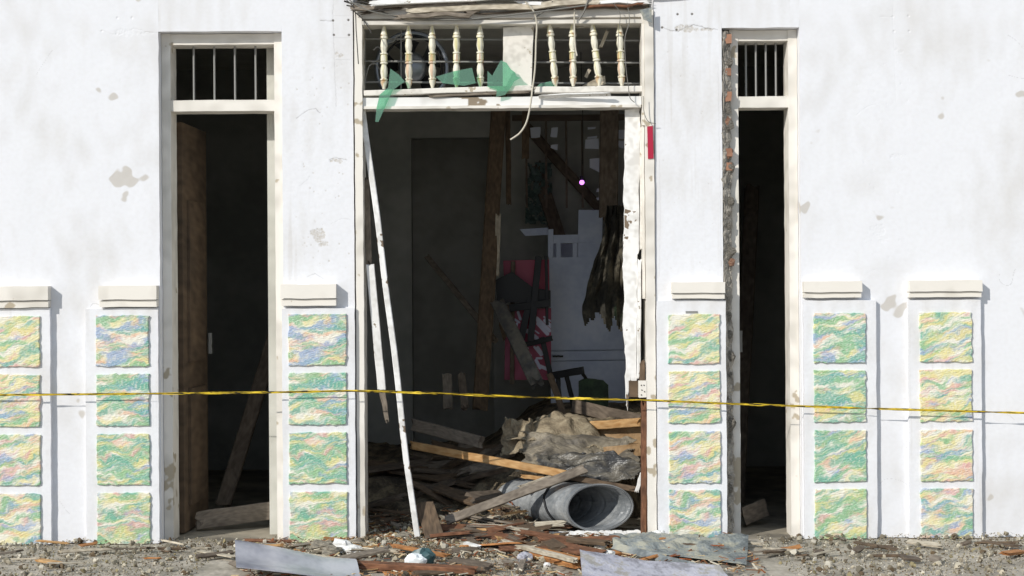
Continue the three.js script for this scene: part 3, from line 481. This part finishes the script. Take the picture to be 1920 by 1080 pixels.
{ // stacked metal chair frame in front of the sign
  const t = thing('metal_chair', 'black metal chair frame tangled in front of the red sign', 'chair'), z = -1.95;
  const b = (n, a, c, w = 0.03) => mesh(n, timber(P(...a, z), P(...c, z + 0.03), w, 0.02, { split: 0.004 }), M.black, t);
  b('leg', [1010, 480], [995, 640], 0.045); b('leg', [1024, 480], [1026, 610], 0.02); b('crossbar', [955, 578], [1032, 568], 0.05); b('crossbar', [978, 648], [1036, 634], 0.035); b('leg', [1016, 632], [1036, 720], 0.035); b('leg', [994, 560], [974, 650], 0.045);
  mesh('seat', plate([[930, 525], [960, 510], [1000, 540], [1032, 545], [1032, 572], [955, 566], [932, 570]], z - 0.005, 0.03), M.black, t); mesh('bracket', plate([[936, 570], [954, 572], [956, 620], [944, 640], [936, 610]], z, 0.02), M.brown, t);
}
{ // office chair and green seat
  const t = thing('office_chair', 'black armchair frame with dark green seat cushion sunk behind the rubble', 'chair'), z = -1.55;
  mesh('armrest', timber(P(1032, 705, z), P(1094, 694, z + 0.1), 0.045, 0.03, { split: 0.004 }), M.black, t); mesh('arm_support', timber(P(1046, 704, z), P(1050, 765, z), 0.03, 0.02, { split: 0 }), M.black, t); mesh('arm_support', timber(P(1062, 702, z + 0.04), P(1076, 765, z), 0.03, 0.02, { split: 0 }), M.black, t); mesh('arm_support', timber(P(1090, 697, z + 0.1), P(1100, 712, z), 0.02, 0.02, { split: 0 }), M.black, t);
  mesh('cushion', plate([[1086, 716], [1098, 710], [1132, 714], [1140, 722], [1141, 775], [1086, 775]], z + 0.05, 0.06, 0.003, 4), mottled(['#1d2a1e', '#2a3a2a', '#35462f'], 8), t);
}
single('torn_cloth', sheet((u, v) => { const l = [[1138, 1172], [1130, 1172], [1108, 1172], [1092, 1174], [1098, 1176]], f = v * 4, i = Math.min(3, Math.floor(f)), s = f - i; const x0 = l[i][0] + (l[i + 1][0] - l[i][0]) * s, x1 = l[i][1] + (l[i + 1][1] - l[i][1]) * s; const p = P(x0 + (x1 - x0) * u, 385 + 251 * v, -1.35); return V(p.x + 0.01 * N(v * 8, u * 4), p.y, p.z + 0.07 * N(u * 5, v * 4, 2) + 0.02 * N(u * 14, v * 10, 5)); }, 26, 70, 0.004, 0.6, 1.6, (u, v) => v > 0.86 + 0.16 * N(u * 4.5, 0.4, 5) + 0.05 * N(u * 17, 1.4) || (v > 0.88 && u > 0.26 && u < 0.36)), M.rag, 'ragged dark cloth hanging in strips before the white cupboard', 'cloth');
{ // violet indicator lamp
  const t = thing('indicator_lamp', 'small glowing violet indicator lamp hanging in the dark room', 'lamp'), p = P(1091, 342, -2.45);
  mesh('bulb', new THREE.SphereGeometry(0.017, 12, 8).translate(p.x, p.y, p.z), new THREE.MeshStandardMaterial({ color: 0x221122, emissive: new THREE.Color(0.75, 0.22, 1), emissiveIntensity: 3.2 }), t);
  mesh('socket', new THREE.CylinderGeometry(0.012, 0.016, 0.03, 8).translate(p.x, p.y + 0.03, p.z), M.black, t); mesh('cord', cableGeo([V(p.x, p.y + 0.045, p.z), V(p.x + 0.01, p.y + 0.3, p.z), V(p.x, 3.0, p.z - 0.02)], 0.003, 10), M.black, t);
  const l = new THREE.PointLight(new THREE.Color(0.6, 0.25, 1), 0.008, 0, 2); l.position.copy(p).add(V(0, 0, 0.03)); l.castShadow = true; t.add(l);
}

// ---------------------------------------------------------------- rubble mound inside, with the things on it
const mh = (x, z) => { const pm = 1 - ss(-0.02, 0.2, x) * ss(-0.95, -0.7, z); const r = ss(-0.35, 0.35, x + 0.12 * N(z * 3, 2)), d = ss(-0.3, -1.1, z); return pm * clamp((0.05 + 0.10 * r) * ss(-0.1, -0.4, z) + (0.18 + 0.22 * r) * d + 0.09 * fbm(x * 3, z * 3, 2, 3) * ss(-0.15, -0.5, z), 0, 1); };
const mound = mesh('rubble_mound', sheet((u, v) => { const x = -1.1 + 2.2 * u, z = -0.12 - 2.8 * v; return V(x, mh(x, z) + 0.035 * fbm(x * 11, z * 11, 5, 3) * ss(0, 0.1, v) - 0.012, z); }, 90, 110, 0.02, 2, 2.6), mottled(['#3c352b', '#5d5343', '#857861'], 12, {}, 0.01)); tag(mound, 'dark mound of rubble filling the floor inside the doorway', 'rubble', null, 'stuff');

// grey tarpaulin, khaki canvas, black sheeting
const tri = x => Math.abs(x - 2 * Math.floor(x / 2 + 0.5));   // 0..1 folded saw: straight creases
const fold = (u, v, s) => { let h = 0, n = 0; for (let k = 0; k < 6; k++) { const a = s * 2.1 + k * 1.9 + 0.5 * Math.sin(s + k * 3), f = 1.1 * Math.pow(1.42, k), w = Math.pow(0.66, k), b = 0.35 * N(u * 2.1 + k * 4, v * 2.1, s); h += w * tri((u * Math.cos(a) * 1.3 + v * Math.sin(a)) * f + s * k + b); n += w; } return h / n * 1.15 + 0.05 * fbm(u * 9, v * 9, s, 2); };
const quad = (a, b, c, d) => (u, v) => { const p = a.clone().lerp(b, u), q = d.clone().lerp(c, u); return p.lerp(q, v); };   // a b along u at v = 0; d c at v = 1
function cloth(corner, amp, s, nu, nv, th, hole) { const f = quad(...corner); return sheet((u, v) => { const p = f(u, v), e = Math.min(1, 6 * Math.min(u, 1 - u, v, 1 - v)); const h = fold(u, v, s); return V(p.x + amp * 0.3 * N(u * 4, v * 4, s + 3), p.y + amp * 1.1 * (h - 0.55) * (0.4 + 0.6 * e) + 0.02 * N(u * 9, v * 2, s), p.z + amp * 0.9 * (h - 0.5)); }, nu, nv, th, 0.8, 0.8, hole); }
const ragEdge = s => (u, v) => { const e = Math.min(u, 1 - u, v, 1 - v); return e < 0.03 + 0.06 * Math.abs(N(u * 8, v * 8, s)); };
single('khaki_canvas', cloth([P(945, 822, -0.72), P(1150, 848, -0.7), P(1112, 776, -0.98), P(1000, 778, -0.98)], 0.13, 3.3, 70, 60, 0.006, ragEdge(2)), M.khaki, 'crumpled khaki canvas heaped on top of the rubble', 'canvas');
single('khaki_canvas', cloth([P(938, 850, -0.7), P(1010, 850, -0.68), P(1005, 790, -0.85), P(945, 786, -0.85)], 0.12, 8.1, 40, 40, 0.006, ragEdge(6)), M.khaki, 'small khaki canvas bundle at the dark left end of heap', 'canvas');
single('grey_tarpaulin', cloth([P(965, 882, -0.5), P(1200, 886, -0.45), P(1200, 818, -0.78), P(975, 812, -0.8)], 0.2, 5.7, 90, 70, 0.004, ragEdge(4)), M.tarpDust, 'dusty grey tarpaulin crumpled below the khaki canvas', 'tarpaulin');
single('black_sheeting', cloth([P(1040, 892, -0.36), P(1200, 905, -0.34), P(1200, 856, -0.52), P(1050, 852, -0.55)], 0.15, 11.2, 70, 50, 0.004, ragEdge(9)), M.tarp, 'dark glossy plastic sheeting folded over the grey pipe', 'sheeting');
single('black_sheeting', cloth([P(1000, 880, -0.45), P(1120, 880, -0.42), P(1110, 850, -0.6), P(1000, 856, -0.62)], 0.12, 14.2, 50, 40, 0.004, ragEdge(3)), M.tarp, 'dark plastic sheeting tucked under the grey tarpaulin', 'sheeting');
single('cardboard_panel', timber(P(1120, 816, -0.92), P(1206, 812, -0.86), 0.12, 0.012, { split: 0.02 }), M.cardboard, 'brown cardboard panel under lit plank at right of heap', 'cardboard');
single('cardboard_panel', timber(P(1130, 850, -0.7), P(1206, 842, -0.66), 0.07, 0.012, { split: 0.03 }), M.cardboard, 'torn brown cardboard beside the grey tarpaulin', 'cardboard');
const plank = (a, za, b, zb, w, t, m, label, o = {}) => T(a, za, b, zb, w, t, m, label, o, 'loose_plank', 'plank');
plank([1098, 799], -0.9, [1205, 791], -0.8, 0.05, 0.03, 'pine', 'sunlit pale plank crossing the right end of the heap');
plank([1070, 760], -1.2, [1204, 790], -1.0, 0.08, 0.02, 'dark', 'dark plank behind the sunlit pale plank');
plank([1030, 700], -1.3, [1062, 790], -1.1, 0.04, 0.02, 'brown', 'brown narrow slat slanting down behind the khaki canvas');
plank([768, 834], -0.62, [1074, 892], -0.3, 0.044, 0.03, 'pine', 'long pine plank slanting down from the dark to the pipe');
plank([975, 893], -0.4, [1050, 900], -0.33, 0.022, 0.02, 'pine', 'short pine batten below the long pine plank');
plank([832, 978], -0.14, [1100, 878], -0.26, 0.05, 0.02, 'grey', 'long grey-brown plank propped over the grey pipe', { face: V(0, 0.5, 1) });
plank([1065, 894], -0.3, [1195, 918], -0.2, 0.03, 0.02, 'brown', 'brown batten lying along the top of grey pipe');
plank([970, 915], -0.3, [1035, 893], -0.34, 0.02, 0.016, 'pale', 'thin pale slat behind the long propped plank');
plank([1193, 925], -0.12, [1204, 885], -0.12, 0.02, 0.014, 'white', 'small white splinter upright beside the stripped post');

// ---------------------------------------------------------------- rolled grey pipe
{
  const t = thing('grey_pipe', 'large grey ribbed plastic pipe lying just inside the doorway, mouth outward', 'pipe');
  const c = P(1125, 951.5, -0.17), back = P(985, 936, -0.62), ax = back.clone().sub(c);
  const prof = v => { const s = v * 0.62; let r = 1; if (s < 0.015) r += 0.03; if (s > 0.034 && s < 0.052) r += 0.045; if (s > 0.08) r += 0.028 * Math.pow(Math.max(0, Math.sin((s - 0.08) * 62)), 6); return r; };
  const ring = (u, v, rx = 0.178, ry = 0.118) => { const a = u * Math.PI * 2, r = prof(v); return c.clone().addScaledVector(ax, v).add(V(Math.cos(a) * rx * r * 0.96, Math.sin(a) * ry * r * (1 - 0.06 * Math.cos(a)), Math.cos(a) * rx * r * -0.3)); };
  mesh('barrel', sheet((u, v) => ring(u, v), 64, 120, 0.006, 1.1, 0.7), M.pipe, t);
  mesh('rim', sheet((u, v) => ring(u, 0).addScaledVector(ax, -0.012 + 0.03 * v).add(V(Math.cos(u * 6.2832) * 0.006, Math.sin(u * 6.2832) * 0.006, 0)), 64, 3, 0.006), M.pipe, t);
  const strap = []; for (let i = 0; i <= 40; i++) strap.push(ring(i / 40, 0.36 + 0.12 * Math.sin(i / 40 * 6.2832 + 0.6), 0.186, 0.126)); mesh('strap', new THREE.TubeGeometry(new THREE.CatmullRomCurve3(strap), 80, 0.007, 6, false), M.black, t);
}

// ---------------------------------------------------------------- debris at the threshold and on the ground
const gp = (a, ha, b, hb, w, t, m, label, o = {}) => single(o.name || 'loose_plank', timber(G(a[0], a[1], ha), G(b[0], b[1], hb), w, t, Object.assign({ face: V(0, 1, 0.25) }, o)), M[m], label, o.cat || 'plank', o.group);
single('loose_plank', timber(P(794, 940, -0.05), P(824, 1034, 0.06), 0.1, 0.018, { face: V(0.1, 0.1, 1), splitA: 0.02, splitB: 0.01 }), M.brown, 'short wide brown board propped upright beside the leaning pole', 'plank');
single('loose_plank', timber(P(862, 1012, 0.16), P(842, 1058, 0.3), 0.06, 0.03, { face: V(0.3, 0.4, 1), split: 0.03 }), M.brown, 'stubby brown block leaning at the threshold', 'plank');
gp([932, 955], 0.07, [1050, 1030], 0.03, 0.085, 0.02, 'brown', 'brown board slanting out below the grey pipe');
gp([848, 998], 0.03, [985, 1012], 0.03, 0.08, 0.016, 'rust', 'reddish board lying flat in the doorway');
gp([860, 985], 0.05, [960, 990], 0.05, 0.05, 0.015, 'pale', 'pale flat board in the doorway behind reddish board');
gp([940, 1015], 0.04, [1082, 1052], 0.05, 0.03, 0.02, 'pale', 'pale batten above the orange board');
gp([996, 1035], 0.025, [1088, 1056], 0.03, 0.07, 0.03, 'orange', 'bright orange-brown board end beside the lilac sheet', { face: V(0, 1, 0.8) });
gp([664, 1058], 0.03, [896, 1070], 0.03, 0.05, 0.03, 'rust', 'long rusty brown plank lying along the street edge', { face: V(0, 1, 0.1) });
gp([628, 1050], 0.02, [732, 1028], 0.06, 0.045, 0.015, 'grey', 'grey weathered slat by the foot of left jamb');
gp([734, 1022], 0.05, [838, 1042], 0.04, 0.025, 0.014, 'orange', 'thin orange slat in front of the leaning pole');
gp([1030, 1020], 0.03, [1130, 1040], 0.03, 0.1, 0.012, 'rust', 'reddish broken panel below the threshold');
gp([1060, 1012], 0.04, [1140, 1018], 0.05, 0.04, 0.02, 'brown', 'dark brown offcut against the threshold');
gp([560, 1040], 0.02, [640, 1052], 0.03, 0.05, 0.012, 'pale', 'pale slat under the left pier');
gp([870, 1018], 0.03, [900, 1026], 0.03, 0.03, 0.012, 'white', 'white painted offcut beside the stubby brown block');
gp([846, 1050], 0.03, [920, 1064], 0.03, 0.06, 0.02, 'dark', 'dark plank end in front of stubby brown block');
const spl = ['pine', 'brown', 'rust', 'grey', 'pale', 'dark', 'orange', 'brown', 'pale', 'grey'], cn = { pine: 'pine', brown: 'brown', rust: 'reddish', grey: 'grey', pale: 'pale', dark: 'weathered', orange: 'orange' };
const flat = (n, x0, x1, z0, z1, l0, l1) => { for (let i = 0; i < n; i++) { const L = rr(l0, l1), a = rr(-0.45, 0.45), x = rr(x0, x1), z = rr(z0, z1), m = ['rust', 'brown', 'rust', 'pale', 'grey', 'brown', 'pine', 'dark'][i % 8], p = V(x, 0.02 + 0.035 * R(), z), d = V(Math.cos(a) * L / 2, rr(-0.02, 0.02), Math.sin(a) * L / 2); single('broken_board', timber(p.clone().sub(d), p.clone().add(d), rr(0.03, 0.09), rr(0.008, 0.016), { face: V(rr(-0.2, 0.2), 1, rr(-0.2, 0.4)), split: 0.06, seg: 4 }), M[m], `${({ rust: 'reddish', pine: 'yellowish' })[m] || m} broken board lying flat between the propped board and the grey pipe`, 'board', 'broken boards in the doorway'); } };
flat(34, -0.38, 0.2, -0.28, 0.12, 0.15, 0.45);
const marks = [[P(783, 1016, 0.02), 'leaning pole foot'], [P(842, 1058, 0.3), 'stubby brown block'], [P(1060, 990, -0.15), 'grey pipe mouth'], [P(675, 1012, 0), 'left jamb foot'], [G(1040, 1045), 'bright orange board'], [G(778, 1058), 'crumpled wrapper'], [G(915, 1004), 'flat reddish board'], [G(1200, 1030), 'crumpled grey sheet'], [G(980, 1075), 'lilac chunk in the gravel'], [G(650, 1070), 'silver curved sheet'], [P(840, 975, -0.14), 'lower end of the propped plank']];
for (let i = 0; i < 105; i++) {
  const x = rr(-1.0, 0.78), z = i < 70 ? rr(-0.4, 0.25) : rr(0.1, 1.0), big = R() < 0.35, L = big ? rr(0.2, 0.42) : rr(0.06, 0.2), h = 0.012 + 0.04 * R() * R() + (z < -0.15 ? mh(x, z) : 0), a = rr(-0.6, 0.6) + (R() < 0.2 ? 1.4 : 0), m = spl[Math.floor(R() * spl.length)], p = V(x, h, z), d = V(Math.cos(a) * L / 2, rr(-0.025, 0.025), Math.sin(a) * L / 2);
  if (x > 0.15 && z < 0.0) continue;
  let best = marks[0]; for (const k of marks) if (k[0].distanceTo(p) < best[0].distanceTo(p)) best = k;
  const wd = big ? rr(0.03, 0.075) : rr(0.012, 0.045), lb = `${big ? 'long' : 'short'} ${wd > (big ? 0.05 : 0.028) ? 'wide' : 'narrow'} ${cn[m]} wood splinter near the ${best[1]}`;
  single('wood_splinter', timber(p.clone().sub(d), p.clone().add(d), wd, rr(0.006, 0.016), { face: V(rr(-0.3, 0.3), 1, rr(-0.3, 0.5)), split: 0.04, seg: 4 }), M[m], lb, 'splinter', 'splinters near the ' + best[1]);
}
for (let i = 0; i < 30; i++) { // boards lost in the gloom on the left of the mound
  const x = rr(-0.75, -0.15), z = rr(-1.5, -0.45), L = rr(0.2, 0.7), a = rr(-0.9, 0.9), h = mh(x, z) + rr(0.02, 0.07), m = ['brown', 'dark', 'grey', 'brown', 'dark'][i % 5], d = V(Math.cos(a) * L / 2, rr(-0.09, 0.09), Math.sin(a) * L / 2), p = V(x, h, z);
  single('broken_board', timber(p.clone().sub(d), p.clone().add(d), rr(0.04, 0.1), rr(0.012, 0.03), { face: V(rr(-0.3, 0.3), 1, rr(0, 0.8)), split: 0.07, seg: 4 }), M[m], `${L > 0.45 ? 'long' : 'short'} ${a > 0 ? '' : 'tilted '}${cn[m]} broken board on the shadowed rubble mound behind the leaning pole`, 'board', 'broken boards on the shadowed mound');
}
for (let i = 0; i < 44; i++) { // bits strewn along the foot of the facade
  const sd = i % 2 ? 1 : -1, x = sd * rr(0.95, 2.7), z = rr(0.08, 0.75), L = rr(0.06, 0.3), a = rr(-0.8, 0.8), m = spl[Math.floor(R() * spl.length)], d = V(Math.cos(a) * L / 2, rr(-0.01, 0.01), Math.sin(a) * L / 2), p = V(x, 0.02, z);
  single('wood_splinter', timber(p.clone().sub(d), p.clone().add(d), rr(0.012, 0.05), rr(0.006, 0.014), { face: V(rr(-0.3, 0.3), 1, rr(-0.3, 0.5)), split: 0.04, seg: 4 }), M[m], `${L > 0.18 ? 'long' : 'short'} ${cn[m]} splinter on the gravel before the ${sd > 0 ? 'barred doorway beside torn masonry' : 'wide barred doorway'}`, 'splinter', 'splinters along the facade foot');
}
for (const [x0, x1, l] of [[xl.a, xl.b, 'wide'], [xr.c, xr.d, 'narrow']]) { // door leaf ajar and a fallen timber in each side room
  const t = thing('door_leaf', `panelled brown door leaf standing ajar inside the ${l} barred doorway`, 'door'), w = x1 - x0 - 0.14, f = new THREE.Group(); f.name = 'leaf'; t.add(f); t.position.set(x0 + 0.07, 0, -0.24); t.rotation.y = 1.52;
  mesh('slab', bx(0, w, 0.01, sideTop - 0.46, -0.04, 0, 0.002), M.brown, f); for (const [a, b] of [[0.15, 0.8], [0.95, 1.85]]) mesh('panel', bx(0.09, w - 0.09, a, b, 0.001, 0.016, 0.002), M.brown, f); mesh('handle', timber(V(w - 0.05, 0.98, 0.03), V(w - 0.05, 1.1, 0.03), 0.02, 0.02, { split: 0 }), M.iron, f);
  single('fallen_beam', timber(V(x0 + 0.15, 0.05, -0.9), V(x1 + 0.0, 2.0, -1.6), 0.09, 0.06), M.dark, `grey-brown beam slanting inside the ${l} barred doorway`, 'beam'); single('broken_board', timber(V(x0 + 0.1, 0.06, -0.35), V(x1 - 0.1, 0.1, -0.5), 0.1, 0.02), M.grey, `grey board lying inside the ${l} barred doorway`, 'board');
}
// uncountable chips and gravel
{
  const chip = new THREE.TetrahedronGeometry(0.011, 1); { const p = chip.attributes.position; for (let i = 0; i < p.count; i++) p.setXYZ(i, p.getX(i) * (1 + 0.3 * N(p.getX(i) * 200, p.getY(i) * 200)), p.getY(i) * 0.6, p.getZ(i)); finish(chip); }
  const mk = (name, geo, n, cols, label, fn) => { const im = new THREE.InstancedMesh(geo, std({ roughness: 0.95 }), n); im.name = numbered(name); im.castShadow = im.receiveShadow = true; tag(im, label, 'debris', null, 'stuff'); const m = new THREE.Matrix4(), q = new THREE.Quaternion(), e = new THREE.Euler(), c = new THREE.Color();
    for (let i = 0; i < n; i++) { const [p, s, ex] = fn(); e.set(...ex); q.setFromEuler(e); m.compose(p, q, s); im.setMatrixAt(i, m); const k = hex(cols[Math.floor(R() * cols.length)]), v = rr(0.7, 1.15); im.setColorAt(i, c.setRGB(k[0] * v, k[1] * v, k[2] * v)); } scene.add(im); };
  const hgt = (x, z) => (z < -0.12 ? mh(x, z) : 0.003 + 0.025 * clamp(fbm(x * 3, z * 3, 1, 2) + 0.3) * ss(0.5, 0.1, z));
  mk('rubble_chips', chip, 30000, ['#8b8271', '#a39a86', '#6f6656', '#b9b09c', '#7e7767', '#c9c2b2', '#8f8463', '#6a5a45'], 'loose grey and tan rubble chips covering the ground', () => { let z = rr(-0.3, 1.6), x = z < 0 ? rr(-0.8, 0.2) : rr(-3.3, 3.3); if ((x > 0.2 && x < 1.3 && z > 0.6) || (x > 0.44 && x < 1.3 && z > 0) || (x > -1.5 && x < -0.6 && z > 0.5)) { z = rr(0, 0.5); x = rr(-0.8, 0.4); } const s = rr(0.1, 0.5) * (R() < 0.1 ? rr(2, 4.5) : 1); return [V(x, hgt(x, z) + rr(-0.004, 0.014), z), V(s, s, s), [rr(0, 6), rr(0, 6), rr(0, 6)]]; });
  mk('wood_shavings', new THREE.BoxGeometry(0.05, 0.004, 0.007), 1500, ['#a5835a', '#8a5d3a', '#c9b48c', '#6a5140', '#b9a58a', '#94532f', '#d3c9b4'], 'fine wood slivers strewn through the rubble', () => { const z = rr(-0.5, 1.1), x = z < 0 ? rr(-0.8, 0.15) : rr(-1.3, 1.2), s = rr(0.3, 1.5); return [V(x, hgt(x, z) + rr(0.004, 0.022), z), V(s, rr(0.5, 1.2), rr(0.4, 1.3)), [rr(-0.3, 0.3), rr(0, 6), rr(-0.3, 0.3)]]; });
}
// broken lumps of plaster and stone
function lump(r, sx, sy, sz, q) { const g = new THREE.IcosahedronGeometry(r, 3); const p = g.attributes.position; for (let k = 0; k < p.count; k++) { const v = V(p.getX(k), p.getY(k), p.getZ(k)), n = v.clone().normalize(); const s = 1 + 0.45 * N(n.x * 1.6 + q, n.y * 1.6, n.z * 1.6) + 0.12 * N(n.x * 6 + q, n.y * 6, n.z * 6); v.multiplyScalar(s); p.setXYZ(k, v.x * sx, Math.max(-r * 0.5, v.y * sy), v.z * sz); } return toCreasedNormals(finish(g), 0.45); }
for (const [px, py, r, m, l, h = 0] of [[606, 1030, 0.055, 'concrete', 'tan lump of broken masonry under the left pier'], [640, 1030, 0.05, 'white', 'white lump of plaster beside the left jamb'], [660, 1036, 0.04, 'white', 'small white plaster lump at the foot of left jamb'], [622, 1038, 0.045, 'concrete', 'rounded tan stone before the left pier'], [925, 975, 0.07, 'khaki', 'tan stone chunk behind the propped plank'], [905, 970, 0.06, 'brown', 'brown earth clod behind the propped plank'], [950, 965, 0.055, 'khaki', 'tan stone chunk beside the grey pipe'], [1140, 1044, 0.03, 'white', 'white plaster crumb under the grey sheet'], [1125, 1028, 0.03, 'cream', 'cream plaster crumb at the threshold'], [983, 1050, 0.035, 'sheetLilac', 'pale lilac chunk standing in the gravel'], [1026, 1062, 0.02, 'white', 'white pebble in front of orange board'], [757, 1010, 0.04, 'concrete', 'tan lump beside the leaning pole foot'], [1235, 1010, 0.04, 'white', 'white plaster lump at the foot of the right jamb']]) {
  const p = G(px, py, r * 0.3); single('rubble_lump', lump(r, rr(0.8, 1.3), rr(0.6, 0.9), rr(0.7, 1), rr(0, 60)).translate(p.x, p.y + r * 0.25, p.z), M[m], l, 'rubble');
}
{ const t = thing('crumpled_wrapper', 'crumpled white and teal plastic wrapper in the gravel', 'wrapper'); const p = G(778, 1058, 0.02);
  mesh('white_fold', lump(0.045, 1.1, 0.9, 0.6, 4).translate(p.x, p.y + 0.015, p.z + 0.02), std({ color: new THREE.Color('#eef2f2'), roughness: 0.4 }), t); mesh('teal_fold', lump(0.055, 1, 1, 0.6, 22).translate(p.x + 0.035, p.y + 0.025, p.z - 0.03), std({ color: new THREE.Color('#3d5a5c'), roughness: 0.4 }), t); }
// bent sheets along the street edge
single('bent_sheet', sheet((u, v) => { const a = P(1087 + 262 * u, 1035 + 45 * u, 0.72 + 0.28 * u); return V(a.x + 0.02 * v - 0.03 * v * (1 - u), Math.max(0.03, a.y) * (1 - 0.75 * ss(0, 1, v)) + 0.012, a.z + 0.5 * v + 0.02 * N(u * 3, v * 2, 4)).add(V(0, 0.014 * fbm(u * 6, v * 5, 2, 3), 0)); }, 60, 24, 0.004, 1, 0.4), M.sheetLilac, 'smooth pale lilac metal panel with a curled edge on the street', 'metal sheet');
single('crumpled_sheet', sheet((u, v) => { const a = P(1142 + 262 * u, 1010 - 3 * u, 0.06), b = P(1150 + 250 * u, 1026 + 56 * u, 0.4 + 0.45 * u), p = a.lerp(b, v); return V(p.x, Math.max(0.02, p.y + 0.025 + 0.06 * fbm(u * 5, v * 4, 6, 4) - 0.03 * ss(0.8, 1, v)), p.z); }, 60, 40, 0.004, 0.9, 0.6, (u, v) => v < 0.05 + 0.08 * N(u * 7, 2)), M.sheetGrey, 'crumpled grey metal sheet at the foot of right pier', 'metal sheet');
single('sheet_edge', timber(P(1150, 1024, 0.44), P(1345, 1074, 0.9), 0.04, 0.012, { face: V(0, 0.6, 1), split: 0.01 }), M.sheetGrey, 'grey folded metal edge strip lying along the crumpled sheet', 'metal strip');
single('curved_sheet', sheet((u, v) => { const a = P(440 + 225 * u, 1018 + 34 * u + 14 * u * u, 0.58 + 0.2 * u); return V(a.x + 0.1 * v, Math.max(0.03, a.y) * (1 - 0.6 * v * v) + 0.012 + 0.016 * Math.sin(v * 8), a.z + 0.5 * v); }, 30, 24, 0.004, 0.6, 0.4), M.sheetSilver, 'bright silver curved metal panel lying before the left pier', 'metal sheet');

renderer.render(scene, camera);
